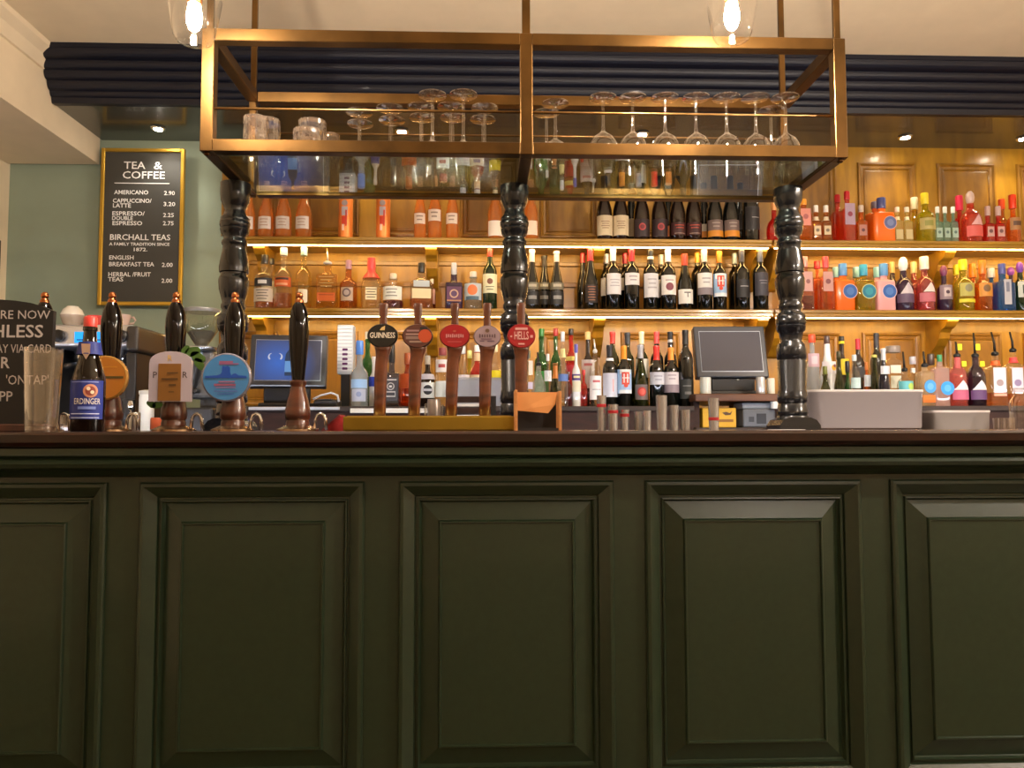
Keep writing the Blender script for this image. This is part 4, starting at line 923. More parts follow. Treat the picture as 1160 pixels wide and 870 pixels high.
prism_y('printed_landscape', [(bx+a*k, bz+b*k) for a, b in land], byy-.0004, byy, BLU, o)
o, bx, bz, byy, k = disc_badge(p_or, 2, 428, 25, YB, '#a8661a', '#b88a48', 125)
bm_ = mat('#6a4a10', .5)
pbar(bx+5*k, bz+.5*k, byy, 32*k, 2.6*k, '#4a3c10', o); pbar(bx-2*k, bz-7*k, byy, 9*k, 3*k, '#b8601a', o); pbar(bx+4*k, bz+12*k, byy, 20*k, 1.2*k, '#b87a1c', o)
# white arched badge
k = YB/F; zc = lambda y: Z(y, YB, 193)-CT
pts = []
cx = X(193, YB)-p_wh.location.x; yy = YB-p_wh.location.y
for i in range(13):
    a = PI*i/12
    pts.append((cx+23.5*k*math.cos(a), zc(412)+14*k*math.sin(a)**.8))
pts = [(cx+23.5*k, zc(455))]+pts+[(cx-23.5*k, zc(455))]
wb = prism_y('badge', pts, yy, yy+.008, mat('#a89ca4', .3, coat=.3), p_wh)
prism_y('badge_panel', [(cx-13*k, zc(454)), (cx+12*k, zc(454)), (cx+12*k, zc(412)), (cx-13*k, zc(412))], yy-.002, yy, mat('#7c5220', .4), wb)
DK = mat('#3a2e2c', .5)
lettering('P', cx-17*k, zc(425), yy-.0006, 10*k, DK, wb); lettering('R', cx+16*k, zc(425), yy-.0006, 10*k, DK, wb)
lettering('R', cx-1*k, zc(406), yy-.0006, 9*k, mat('#d8b040', .4, .4), wb)
for dx_, y_, w_, h_ in ((3, 422.5, 12, 1.4), (0, 429.5, 18, 2), (3, 436, 8, 1.6), (2, 444, 6, 1)): pbar(cx+dx_*k, zc(y_), yy-.003, w_*k, h_*k, '#4a300e', wb)
LEAF = mat('#3a5a1c', .5)
for (lx, ly, a, s) in ((216-193, 398, .3, 9), (222-193, 404, -.5, 9), (224-193, 412, -1.0, 8), (208-193, 396, .9, 6), (172-193, 458, 2.6, 6), (178-193, 459, 3.4, 6)):
    px_, pz_ = cx+lx*k, zc(ly)
    q = []
    for i in range(10):
        b = 2*PI*i/10
        u, v_ = s*k*math.cos(b), s*.55*k*math.sin(b)*(1+.15*(i % 2))
        q.append((px_+u*math.cos(a)-v_*math.sin(a), pz_+u*math.sin(a)+v_*math.cos(a)))
    prism_y('hop_leaf', q, yy+.004, yy+.009, LEAF, wb)

# ================================================================== beer taps on brass tray
YT = 1.86; k = YT/F
TW = wood('#3e1b0c', '#6a3518', (4, 4, 10), .3, .5, 'tap_wood')
tray = thing('drip_tray', (X(486, YT, 480), YT, CT), 'long brushed brass base plate under the beer taps', 'tray')
zt_ = Z(471.5, 1.80, 486)-CT
BRUSH = mat('#a08434', .35, 1., vary=.15)
x0, x1 = X(389, 1.80)-tray.location.x, X(583, 1.80)-tray.location.x
box('plinth', x0, x1, -.06, .06, 0, zt_, BRUSH, tray, .003, 2)
box('rim', x0+.008, x1-.008, -.05, .05, zt_, zt_+.0015, mat('#c0a050', .3, 1.), tray)
def tap(px_low, px_top, cyb, face, rim, label, texts, a=(17.2, 13.5)):
    t = thing('beer_tap', (X(px_low, YT, 470), YT, CT+zt_+.002), label, 'beer tap', 'wooden beer taps on the brass base')
    zz = lambda y: Z(y, YT, px_low)-t.location.z
    dx = (px_top-px_low)*k
    low = [(472, 6.6, 0), (455, 6.6, .1), (430, 7, .25), (412, 7, .45), (403, 7.3, .8), (397, 8.5, 1), (392, 10, 1)]
    def chain(name, sec, m):
        v, f = [], []; S = 16
        for y, r, q in sec:
            v += [(dx*q+x_, y_, max(zz(y), 0)) for x_, y_ in ringpts(r*k, 3, .8, S)]
        n = len(sec)
        for j in range(n-1):
            for i in range(S): f.append((j*S+i, j*S+(i+1) % S, (j+1)*S+(i+1) % S, (j+1)*S+i))
        f.append(tuple(range(S-1, -1, -1))); f.append(tuple((n-1)*S+i for i in range(S)))
        return from_py(name, v, f, m, t, smooth=True)
    chain('font_column', low, TW)
    chain('lever', [(392, 5.5, 1), (380, 5, 1), (368, 4.3, 1), (352, 4.6, 1), (345, 5, 1), (343.5, 3.8, 1)], TW)
    zc_ = zz(cyb)
    S = 36
    yb = -.014
    def ring(s, y): return [(dx+a[0]*s*k*math.cos(2*PI*i/S), y, zc_+a[1]*s*k*math.sin(2*PI*i/S)) for i in range(S)]
    v = ring(1, yb+.010)+ring(1, yb)+ring(.95, yb-.0025)
    f = [tuple(range(S))]+[(q*S+i, q*S+S+i, q*S+S+(i+1) % S, q*S+(i+1) % S) for q in (0, 1) for i in range(S)]+[tuple(reversed(range(2*S, 3*S)))]
    o = from_py('badge', v, f, mat(rim, .3, .3), t); fixn(o)
    from_py('badge_face', ring(.93, yb-.003), [tuple(range(S))], mat(face, .3, coat=.4), o)
    for s_, ox, oy, sz, wd, c in texts:
        lettering(s_, dx+ox*k, zc_+oy*k, yb-.0036, sz*1.35*k, mat(c, .45), o, width=wd*k, bold=.0002)
    return t, o, dx, zc_, yb
GOLD = '#c8a868'
t, o, dx, zc_, yb = tap(430, 433.5, 381, '#0d0b0a', '#1a1614', 'beer tap with black oval badge and pale lettering', [('GUINNESS', 0, 0, 6.5, 28, '#d8ccb8')])
prism_y('emblem', [(dx-3*k, zc_+6*k), (dx+2.5*k, zc_+6*k), (dx+3*k, zc_+11*k), (dx-1*k, zc_+9*k)], yb-.0036, yb-.0032, mat(GOLD, .4), o)
t, o, dx, zc_, yb = tp2 = tap(469, 473, 381.5, '#4e2a22', '#3a201a', 'beer tap with brown oval badge and orange patch', [])
for dx_, dz_, w_, h_, c_ in ((-5, 6, 14, 2, '#8a6a6a'), (-4, 2, 18, 1.6, '#9a7a70'), (-5, -2, 16, 3.4, '#7a6258'), (-2, -6.5, 14, 2, '#8a7264'), (7, 8.6, 8, 3, '#14100e')):
    pbar(dx+dx_*k, zc_+dz_*k, yb-.0034, w_*k, h_*k, c_, o)
prism_y('emblem', [(dx+15*k*math.cos(q)*.5+8.5*k, zc_+15*k*math.sin(q)*.5) for q in [2*PI*i/14 for i in range(14)]], yb-.0036, yb-.0032, mat('#a84220', .4), o)
t, o, dx, zc_, yb = tap(511, 515, 381.5, '#8e0c16', '#6a1414', 'beer tap with plain red oval badge and a row of small print', [])
for i in range(9): pbar(dx+(-9+2.3*i)*k, zc_+(.3 if i % 2 else 0)*k, yb-.0036, 1.3*k, (3.4 if i % 3 else 4.2)*k, '#b87878', o)
pbar(dx, zc_+5.5*k, yb-.0036, 3*k, 2*k, '#9a4a3a', o); pbar(dx, zc_-6.5*k, yb-.0036, 16*k, .9*k, '#a84a4a', o)
t, o, dx, zc_, yb = tap(549, 552, 382, '#8a7478', '#6a585a', 'beer tap with greyish pink oval badge', [], a=(15.5, 12.5))
for i in range(7): pbar(dx+(-8.4+2.8*i)*k, zc_+.6*k, yb-.0036, 1.5*k, (4.2 if i in (0, 6) else 3.4)*k, '#4e3438', o)
pbar(dx-1*k, zc_-3*k, yb-.0036, 12*k, 1*k, '#5a3a50', o); pbar(dx-6*k, zc_-5.2*k, yb-.0036, 5*k, 1*k, '#4a3448', o); pbar(dx+4*k, zc_-5.2*k, yb-.0036, 8*k, 1*k, '#4a3448', o)
prism_y('emblem', [(dx+2.4*k*math.cos(q), zc_+6.5*k+2.2*k*math.sin(q)) for q in [2*PI*i/12 for i in range(12)]], yb-.0037, yb-.0032, mat('#5a4030', .4), o)
t, o, dx, zc_, yb = tap(590, 590.5, 381.5, '#8e0c16', '#7a1216', 'beer tap with red oval badge and large block lettering', [('HELLS', 0, 0, 9.5, 16, '#d0a098')], a=(16, 14))
for dx_, dz_, w_, h_ in ((0, 8.2, 14, 2.6), (0, -9, 7, 1.8), (-11.5, -.5, 2, 2), (11.5, -.5, 3, 3)): pbar(dx+dx_*k, zc_+dz_*k, yb-.0036, w_*k, h_*k, '#c08a84', o)

# red bar towel at the end of the brass base
rt = thing('bar_towel', (X(380, 1.95, 480), 1.95, CT), 'folded red bar towel beside the left end of brass base', 'towel')
def tx(p): return X(p, 1.95)-rt.location.x
prism_y('fold', [(tx(369), 0), (tx(400), 0), (tx(400), .036), (tx(388), .036), (tx(380), .025), (tx(374), .010)], -.02, .05, mat('#a02020', .8, vary=.1, bump=(90, .4)), rt)
prism_y('hem', [(tx(366), 0), (tx(369), 0), (tx(374), .010), (tx(388), .036), (tx(387), .040), (tx(373), .014)], -.022, .052, mat('#7a1616', .8), rt)

# wooden caddy
YC = 1.755; k = YC/F
cd = thing('wooden_caddy', (X(609.5, YC, 480), YC, CT), 'small open wooden caddy holding a folded brown card', 'caddy')
cxx = lambda p: X(p, YC)-cd.location.x
zz = lambda y: Z(y, YC, 609)-CT
PINE = wood('#b07038', '#cf8f50', (3, 3, 12), .5, .1, 'caddy_wood')
box('side', cxx(583), cxx(586.2), -.0, .065, 0, zz(441.5), PINE, cd, .001)
box('side', cxx(632.5), cxx(636), -.0, .065, 0, zz(443), PINE, cd, .001)
box('base', cxx(586.2), cxx(632.5), .002, .065, 0, .006, mat('#1a120c', .6), cd)
box('back', cxx(586.2), cxx(632.5), .059, .065, .006, zz(446), mat('#1a120c', .6), cd)
v = [(cxx(586.5), .012, zz(444)), (cxx(632), .012, zz(444)), (cxx(629), .006, zz(458)), (cxx(621), .004, zz(468)), (cxx(586.5), .006, zz(465))]
fl = from_py('folded_card', v+[(a, b+.003, c) for a, b, c in v], [(0, 1, 2, 3, 4), (9, 8, 7, 6, 5)]+[(i, i+5, (i+1) % 5+5, (i+1) % 5) for i in range(5)], mat('#c88444', .7), cd); fixn(fl)

# ================================================================== steel thimble measures
def measure(px, wd, top, Y, label, band=None):
    k = Y/F; R = wd*k/2; h = Z(top, Y, px)-CT
    t = thing('steel_measure', (X(px, Y, 470), Y, CT), label, 'measuring cup', 'steel measures on the bar')
    lathe('cup', [(R*.86, 0), (R*.88, .002), (R, h-.002), (R*1.03, h), (R*.97, h), (R*.9, h*.5), (R*.82, .004)], mat('#cfcdcb', .24, .82), t, seg=24)
    if band:
        za = Z(band+1.7, Y, px)-CT; zb = Z(band-1.7, Y, px)-CT
        q = lambda z: R*(.88+.12*z/h)+.0006
        lathe('red_band', [(q(za)-.0004, za-.0002), (q(za), za), (q(zb), zb), (q(zb)-.0004, zb+.0002)], mat('#a01a22', .4), t, seg=24, open_top=True, open_bot=True)
for a in ((681.5, 10.6, 448, 2.0, 'tallest red-banded steel measure right of the wooden caddy', 459.5), (694.5, 11.4, 458, 1.98, 'middle-height red-banded steel measure of three', 466.5), (707.5, 10.6, 464, 2.0, 'shortest red-banded steel measure of three', 470.5),
          (723, 10, 466, 2.02, 'short plain steel cup, left of a touching pair', None), (733, 9.5, 465, 1.98, 'short plain steel cup, right of a touching pair', None),
          (749.5, 13, 448, 1.98, 'tallest plain steel measure among the plain ones', None), (763.5, 11, 459, 2.0, 'medium plain steel measure', None), (776, 12, 464, 2.0, 'low plain steel measure beside the medium one', None), (808.5, 12.4, 451, 1.95, 'lone red-banded steel measure in front of the yellow box', 474.5)):
    measure(*a)

# ================================================================== tubs, tray and glasses at the right
def tub(px0, px1, ytop, Y, dep, c, label, metal=.0):
    xa, xb = X(px0, Y), X(px1, Y)
    h = Z(ytop, Y, (px0+px1)/2)-CT
    t = thing('plastic_tub', ((xa+xb)/2, Y+dep/2, CT+.004 if px0 < 1000 else CT), label, 'tub', 'grey tubs on the bar')
    w_ = (xb-xa)/2
    ry = dep/2/w_
    z0 = 0
    hh = h-(.004 if px0 < 1000 else 0)
    prof = [(w_*.965, 0, 9), (w_*.975, .004, 9), (w_*.99, hh-.012, 9), (w_, hh-.01, 9), (w_, hh, 9), (w_*.975, hh, 9), (w_*.93, .01, 9)]
    lathe('shell', prof, mat(c, .35, metal), t, seg=72, ry=ry)
    lathe('rim', [(w_*1.004, hh-.006, 9), (w_*1.01, hh-.003, 9), (w_*1.004, hh+.0005, 9)], mat('#c8c4c4', .3, metal), t, seg=72, ry=ry, open_top=True, open_bot=True)
    return t
tub(915, 1050.5, 441.5, 2.14, .24, '#948e92', 'large pale grey plastic tub with rounded corners beside the right post', .0)
tub(1054, 1123, 465, 2.22, .14, '#8a8482', 'small low grey plastic tub right of the large one')
tr = thing('tub_tray', (X(1000, 2.0), 2.25, CT), 'thin dark wooden board under the large grey tub', 'board')
box('board', X(924, 2.0)-tr.location.x, X(1070, 2.0)-tr.location.x, -.125, .16, 0, .0038, MAHOG, tr, .001)
for i, (px, Y) in enumerate(((1126, 2.2), (1132, 2.16), (1138.5, 2.2), (1144, 2.15))):
    t = thing('shot_glass', (X(px, Y), Y, CT), 'tiny shot glass, %s of four by the small grey tub' % ords[i], 'shot glass', 'shot glasses at the right of the bar')
    h = Z(473.5, Y, px)-CT
    lathe('wall', [(.007, .0), (.0085, h), (.0075, h), (.006, .004)], CLEAR, t, seg=14)
    lathe('base', [(.0069, .0001), (.0071, .006)], CUT, t, seg=14)
jg = thing('glass_carafe', (X(1157, 2.14), 2.14, CT), 'clear glass carafe at the right edge of the bar', 'carafe')
k = 2.14/F; hz = lambda y: Z(y, 2.14, 1157)-CT
lathe('vessel', [(13*k, .001), (14*k, .01), (14*k, hz(458)), (12.5*k, hz(453)), (9*k, hz(449)), (8*k, hz(444)), (9*k, hz(441))], CLEAR, jg, seg=28, open_top=True)
lathe('lip', [(9*k, hz(441)), (9.8*k, hz(440)), (9*k, hz(439.5))], CUT, jg, seg=28, open_top=True, open_bot=True)
np_ = tag(box('paper_slip', X(859, 2.05), X(890, 2.05), 1.93, 1.99, CT, CT+.0012, mat('#d8d4d4', .6)), 'small white paper slip lying in front of the right post', 'paper')

# ================================================================== chalk sign, pint glass, beer bottle at the left
YS = 1.78; k = YS/F
sg = thing('chalk_sign', (X(-20, YS, 480), YS, CT), 'arched black chalkboard sign with white writing at the left edge', 'chalkboard')
sx = lambda p: X(p, YS)-sg.location.x
sz = lambda y: Z(y, YS, 20)-CT
outl = [(sx(-88), sz(480.5)), (sx(57), sz(480.5)), (sx(58.5), sz(352))]
for p, y in ((45, 346.5), (32, 343), (15, 340.5), (0, 339.5), (-20, 339), (-40, 340), (-60, 343), (-76, 347), (-89, 352)): outl.append((sx(p), sz(y)))
prism_y('slate', outl, .0, .012, mat('#0d0a0a', .55, vary=.1), sg)
box('foot', sx(-88), sx(58), -.015, .03, 0, sz(480.5), wood('#2a1008', '#451c10', (20, 4, 4), .4, .3), sg, .002)
CH = mat('#b4aca8', .8)
for s_, xr, yc, size, wd, bo in (('ARE NOW', 55, 357, 11, 64, 0), ('CASHLESS', 48, 376, 16, 96, .0005), ('PAY VIA CARD', 58, 395.5, 11, 64, 0), ('O', -2, 411.5, 14, 11, .0006), ('R', 10.5, 411.5, 14, 9.5, .0006), ("'ONTAP'", 56, 431, 12, 46, 0), ('APP', 15.5, 449.5, 12.5, 25, .0003)):
    lettering(s_, sx(xr), sz(yc), -.0008, size*1.25*k, CH, sg, 'RIGHT', wd*k, bo)
# pint glass
YG = 1.66; k = YG/F
pg = thing('pint_glass', (X(47, YG, 470), YG, CT), 'tall empty clear pint glass in front of the chalkboard sign', 'glass')
hg = Z(394.5, YG, 47)-CT
lathe('wall', [(15.5*k, .0), (16*k, .004), (17*k, hg*.3), (19.5*k, hg-.002), (19.6*k, hg), (18.9*k, hg), (16.4*k, hg*.3), (15*k, .012)], CLEAR, pg, seg=40)
lathe('base', [(15.4*k, .0005), (15.8*k, .005), (14.8*k, .0115), (2*k, .010)], CUT, pg, seg=40)
# wheat beer bottle
SHAPES['beer'] = ([(0, .93), (.01, 1), (.47, 1), (.53, .95), (.60, .82), (.68, .65), (.76, .52), (.85, .43), (.96, .38), (.965, .43), (1, .42)], 2, 1)
bt = bottle('beer', None, 101.5, 34.5, 359, 'beer', glass('#3a1c08', .75, milkc='#1d0f06', ior=1.5), [('L', 431.5, 475, 1.0, '#1d2f86'), ('R', 0, 433, 434, 15, '#8a98d8'), ('D', 7, 443.5, 7.5, '#c98a6a'), ('D', 7, 443.5, 5.2, '#8a3a2c'), ('D', 5, 441, 2, '#e8d0b0'), ('D', 9, 445, 2, '#e8d0b0'),
            ('X', 'ERDINGER', 4, 455.5, 6.8, 27, '#e8e2d8'), ('R', 4, 461, 464, 9, '#6f82c8'), ('R', 2, 468.5, 469.5, 15, '#c8d0f0'), ('R', 2, 473, 473.8, 15, '#c8d0f0'), ('N', 388, 402, '#1d2c78')],
            ('cap', '#d84038', 370.5, 14), 'brown wheat beer bottle with blue label and red cap beside the pint glass', rz=.2, YZ=(1.70, CT), name='beer_bottle', grp='none', cat='beer bottle')
del bt['group']
k = 1.70/F
sh = from_py('neck_shield', [(-4.5*k, -14.6*k, Z(392, 1.7)-CT), (4.5*k, -14.6*k, Z(392, 1.7)-CT), (4*k, -13*k, Z(402, 1.7)-CT), (0, -12.4*k, Z(409, 1.7)-CT), (-4*k, -13*k, Z(402, 1.7)-CT)], [(0, 4, 3, 2, 1)], mat('#c8a890', .5), bt)

# ================================================================== menu board
mb = thing('menu_board', (X(160, WB, 260), WB, Z(257, WB, 160)), 'black tea and coffee menu board in a thin gold frame', 'menu board')
YM = WB-.045
mx = lambda p: X(p, YM, 257)-mb.location.x
mz = lambda y: Z(y, YM, 160)-mb.location.z
ym = YM-WB
x0, x1, z0, z1 = mx(112.5), mx(207.5), mz(346), mz(168)
box('slate', x0+.01, x1-.01, ym+.004, ym+.016, z0+.01, z1-.01, mat('#3a3832', .6, vary=.06), mb)
GF = mat('#c8a03c', .35, .7)
fw = 4.2*YM/F
for nm, a, b, c, d in (('frame_side', x0, x0+fw, z0, z1), ('frame_side', x1-fw, x1, z0, z1), ('frame_bar', x0+fw, x1-fw, z0, z0+fw), ('frame_bar', x0+fw, x1-fw, z1-fw, z1)):
    box(nm, a, b, ym-.004, ym+.018, c, d, GF, mb, .003)
box('wall_batten', mx(140), mx(180), ym+.016, .02, mz(200), mz(190), DARKW, mb)
box('wall_batten', mx(140), mx(180), ym+.016, .02, mz(325), mz(315), DARKW, mb)
CM = mat('#e2e0da', .7)
k = YM/F
for s_, xl, yc, size, wd in (('TEA', 138, 187.5, 9, 24), ('&', 172, 187.5, 9.5, 9.5), ('COFFEE', 136.5, 198.5, 9, 47), ('AMERICANO', 128, 218, 5, 38), ('2.90', 184.5, 218.5, 5, 12), ('CAPPUCCINO/', 126.5, 227.5, 5, 43), ('LATTE', 126.5, 233, 5, 20), ('3.20', 184, 231, 5, 13),
        ('ESPRESSO/', 126, 242, 5, 36), ('DOUBLE', 126, 247.3, 4.6, 23), ('ESPRESSO', 126.5, 253, 5, 33), ('2.25', 184, 243.5, 5, 12), ('2.75', 184, 252.8, 5, 12), ('BIRCHALL TEAS', 124, 269, 7, 67), ('A FAMILY TRADITION SINCE', 124, 276.6, 3.6, 67), ('1872.', 150.5, 282.7, 4.2, 15),
        ('ENGLISH', 124, 292, 5, 27), ('BREAKFAST TEA', 124, 299.5, 5.2, 50), ('2.00', 184, 300, 5, 12), ('HERBAL /FRUIT', 123.5, 311, 5.2, 47), ('TEAS', 123.5, 316.6, 5, 17), ('2.00', 184, 318, 5, 12)):
    lettering(s_, mx(xl), mz(yc), ym+.003, size*1.32*k, CM, mb, 'LEFT', wd*k, .0004)
box('ruled_line', mx(128), mx(190.5), ym+.0025, ym+.004, mz(207.8), mz(207), CM, mb)

# ================================================================== coffee machine, cups, grinder
YE = 3.05; k = YE/F
ex = lambda p: X(p, YE)-X(110, YE)
ez = lambda y: Z(y, YE, 110)-ZA
em = thing('coffee_machine', (X(110, YE, 400), YE, ZA), 'steel espresso machine with blue display behind the pumps', 'coffee machine')
DS = mat('#1a1a1c', .4, coat=.2)
box('cowl', ex(50), ex(150), 0, .36, ez(393), ez(367.5), mat('#cfd2da', .3, .85), em, .012, 3)
box('side_panel', ex(143), ex(157), -.01, .38, ez(398), ez(369), mat('#2a2624', .35, coat=.3), em, .012, 3)
box('rear_panel', ex(54), ex(150), .22, .36, .03, ez(393), mat('#4a4844', .4, .4), em)
box('side_column', ex(140), ex(152), .02, .36, .0, ez(398), DS, em, .006, 2)
box('side_column', ex(50), ex(58), .02, .36, .0, ez(393), DS, em, .006, 2)
box('base', ex(52), ex(151), 0, .36, .0, .045, mat('#b8b8bc', .3, .9), em, .008, 2)
box('drip_grid', ex(60), ex(140), .01, .2, .045, .05, DS, em)
for p in (67, 138):
    o = lathe('knob', [(6.5*k, 0), (7*k, .004), (7*k, .016), (5*k, .02)], mat('#0c0c0e', .35), em, seg=24)
    o.rotation_euler = (PI/2, 0, 0); o.location = (ex(p), 0, ez(381))
box('display', ex(84), ex(117), -.003, .004, ez(388.5), ez(376), emis('#2f9cf0', 1.6), em, .001)
box('display_line', ex(87), ex(114), -.0045, -.003, ez(385.8), ez(384.6), mat('#0d2a50', .5), em)
box('screen', ex(82), ex(94), .06, .075, ez(411), ez(396), emis('#a8c8e8', .8), em, .001)
for p in (80, 122):
    lathe('group_head', [(13*k, 0), (14*k, .01), (14*k, .03), (10*k, .045)], CHROME, em, (ex(p), .12, ez(393)-.046), seg=24)
    lathe('portafilter', [(9*k, 0), (12*k, .012), (12*k, .026)], CHROME, em, (ex(p), .12, ez(393)-.075), seg=24)
    tube('portafilter_handle', [(ex(p), .11, ez(393)-.06), (ex(p), .03, ez(393)-.068), (ex(p), -.03, ez(393)-.078)], .011, DS, em, 10)
tube('steam_wand', [(ex(133), .06, ez(396)), (ex(132), .02, ez(410)), (ex(128), .0, ez(440))], .005, CHROME, em, 8)
ZE = ZA+ez(367.5)
def cup(px, Y, z, c, label, r=.042, h=.055, rot=0., flip=False):
    t = thing('coffee_cup', (X(px, Y, 360), Y, z+.0005), label, 'cup', 'cups on the coffee machine', rot)
    pr = [(r*.5, 0), (r*.55, .004), (r*.8, h*.35), (r, h*.95), (r, h), (r*.94, h), (r*.7, h*.3), (r*.3, .008)]
    if flip: pr = [(a, h-b) for a, b in reversed(pr)]
    lathe('bowl', pr, mat(c, .25, coat=.3), t, seg=28)
    hk = [(r*.92, 0, h*.8), (r*1.25, 0, h*.85), (r*1.45, 0, h*.6), (r*1.3, 0, h*.35), (r*.75, 0, h*.3)]
    tube('handle', hk, .0045, mat(c, .25, coat=.3), t, 8)
    return t
cup(83, 3.16, ZE, '#a89c90', 'brownish coffee cup at left on top of the coffee machine', .048, .05)
cup(82, 3.16, ZE+.0505, '#d8d2c4', 'cream cup stacked upside down on the brownish cup', .044, .036, 2.6, True)
cup(109, 3.14, ZE, '#c8403c', 'red cup on the coffee machine left of the pump handle', .034, .045)
cup(138, 3.14, ZE, '#b8a094', 'pinkish cup on the coffee machine right of the pump handle', .034, .05, .3)
cup(120, 3.26, ZE, '#c83a36', 'red cup at the back of the coffee machine top', .034, .05, 1.)
# grinder
YN = 3.12; k = YN/F
gx = lambda p: X(p, YN)-X(228, YN)
gz = lambda y: Z(y, YN, 228)-ZA
gr = thing('coffee_grinder', (X(228, YN, 400), YN, ZA), 'coffee grinder with clear conical bean hopper beside the left post', 'coffee grinder')
lathe('hopper', [(6*k, gz(392)), (10*k, gz(386)), (17*k, gz(375)), (18.5*k, gz(368)), (18.8*k, gz(353))], glass('#d8dccc', .25, milkc='#b8bca8', edge=2.5), gr, seg=32, open_top=True, open_bot=True)
lathe('hopper_lid', [(19*k, gz(354.5)), (19.6*k, gz(353)), (19.6*k, gz(350.5)), (16*k, gz(349.5))], mat('#8a8a88', .3, .5), gr, seg=32)
lathe('beans', [(6*k, gz(391)), (9.5*k, gz(386)), (14.5*k, gz(377)), (12*k, gz(375)), (2*k, gz(374))], mat('#5a4a48', .5, bump=(120, .8)), gr, seg=28)
lathe('collar', [(15*k, gz(398)), (16.5*k, gz(396.5)), (16.5*k, gz(393.5)), (8*k, gz(391.5))], mat('#b8bcc0', .25, .9), gr, seg=32)
box('body', gx(215), gx(244), -.02, .12, gz(452), gz(398), mat('#6a6c6e', .35, .6), gr, .015, 3)
box('front_panel', gx(214), gx(232), -.03, -.015, gz(409), gz(399), mat('#9ab4d8', .3, .6), gr, .004, 2)
box('dosing_fork', gx(214), gx(230), -.06, -.02, gz(446), gz(441), DS, gr, .004)
lathe('spout', [(4*k, gz(440)), (8*k, gz(425)), (9*k, gz(412))], DS, gr, (gx(222), -.03, 0), seg=20)
box('base', gx(206), gx(248), -.06, .14, 0, gz(462), mat('#3a3a3c', .35, .4), gr, .01, 3)
box('stand', gx(226), gx(244), .02, .11, gz(462), gz(452), DS, gr)
# small things between
def jar(px, Y, zb, wd, top, m, label, cat, name, lid=None):
    k = Y/F; h = Z(top, Y, px)-zb; R = wd*k/2
    t = thing(name, (X(px, Y, 460), Y, zb+.0004), label, cat)
    lathe('body', [(R*.9, 0), (R, .004), (R, h*.9), (R*.92, h), (R*.86, h), (R*.86, .01)], m, t, seg=24)
    if lid: lathe('lid', [(R*1.04, h), (R*1.06, h+.004), (R*1.04, h+.014), (R*.3, h+.018)], lid, t, seg=24)
    else: lathe('rim', [(R*.92, h-.002), (R*.97, h), (R*.9, h+.0015)], m, t, seg=24, open_top=True, open_bot=True)
    return t
jar(146, 3.0, ZA, 14, 457, DS, 'black canister right of the orange pump badge', 'canister', 'canister', DS)
jar(166, 3.0, ZA, 16, 447, mat('#dfe0da', .3), 'white cup stack beside the black canister', 'cup', 'cup_stack', mat('#c8c8c0', .3))
jar(179, 2.15, CT, 15, 474, mat('#c8603c', .4), 'small terracotta pot behind the white arched badge', 'pot', 'small_pot')
jar(153, 2.15, CT, 12, 468, STEEL, 'small steel jug behind the orange badge pump', 'jug', 'steel_jug')
jar(77, 1.80, CT, 15, 471.5, CLEAR, 'low clear glass between pint glass and beer bottle', 'glass', 'low_glass')
tube_sp = thing('teaspoon', (X(157, 3.0, 450), 2.985, ZA+.0005), 'steel spoon leaning beside the white cups', 'spoon')
tube('stem', [(0, 0, .0), (-.008, -.005, .05), (-.02, -.008, .105)], .0025, CHROME, tube_sp, 8)
lathe('bowl', [(.003, .10), (.010, .108), (.012, .122), (.007, .136)], CHROME, tube_sp, (-.02, -.008, 0), seg=14, ry=.4)

# ================================================================== tills
def till(pxl, pxr, ytop, ybot, Y, zb, label, screen, tilt, rz, stand_y):
    """monitor corners by its front face; sits on a foot"""
    k = Y/F
    xc = X((pxl+pxr)/2, Y); w_ = (pxr-pxl)*k
    zt_, zbm = Z(ytop, Y, (pxl+pxr)/2), Z(ybot, Y, (pxl+pxr)/2)
    t = thing('till', (xc, Y, zb+.0005), label, 'till', 'touch screen tills', rz)
    h = zt_-zbm; zc_ = zbm-zb
    m = Matrix.Translation((0, 0, zc_)) @ Matrix.Rotation(-tilt, 4, 'X')
    def tb(name, x0, x1, y0, y1, z0, z1, mt, bev=.0, par=t):
        bm = bmesh.new(); add_box(bm, x0, x1, y0, y1, z0, z1, bev, 2); bmesh.ops.transform(bm, matrix=m, verts=bm.verts)
        return bm_obj(name, bm, mt, par)
    FR = mat('#2c3038', .35, coat=.3)
    mon = tb('monitor', -w_/2, w_/2, 0, .045, 0, h, FR, .006)
    tb('bezel_edge', -w_/2*.86, w_/2*.86, -.0015, 0, h*.105, h*.895, mat('#9aa4b4', .3, .5), 0, mon)
    scr = tb('screen', -w_/2*.845, w_/2*.845, -.003, -.0015, h*.12, h*.88, screen, 0, mon)
    lathe('power_button', [(.006, -.0), (.006, .004), (.003, .005)], STEEL, mon, (w_*.06, -.001, zc_-.012), seg=14)
    box('neck', -w_*.22, w_*.22, .02, .09, .01, zc_+.03, DS, t, .004)
    box('foot', -w_*.36, w_*.36, -.02, .14, 0, .018, DS, t, .006, 2)
    box('card_slot', -w_*.3, w_*.3, .0, .02, .018, max(zc_-.006, .022), mat('#15171a', .3), t, .003)
    return t, mon, m, w_, h
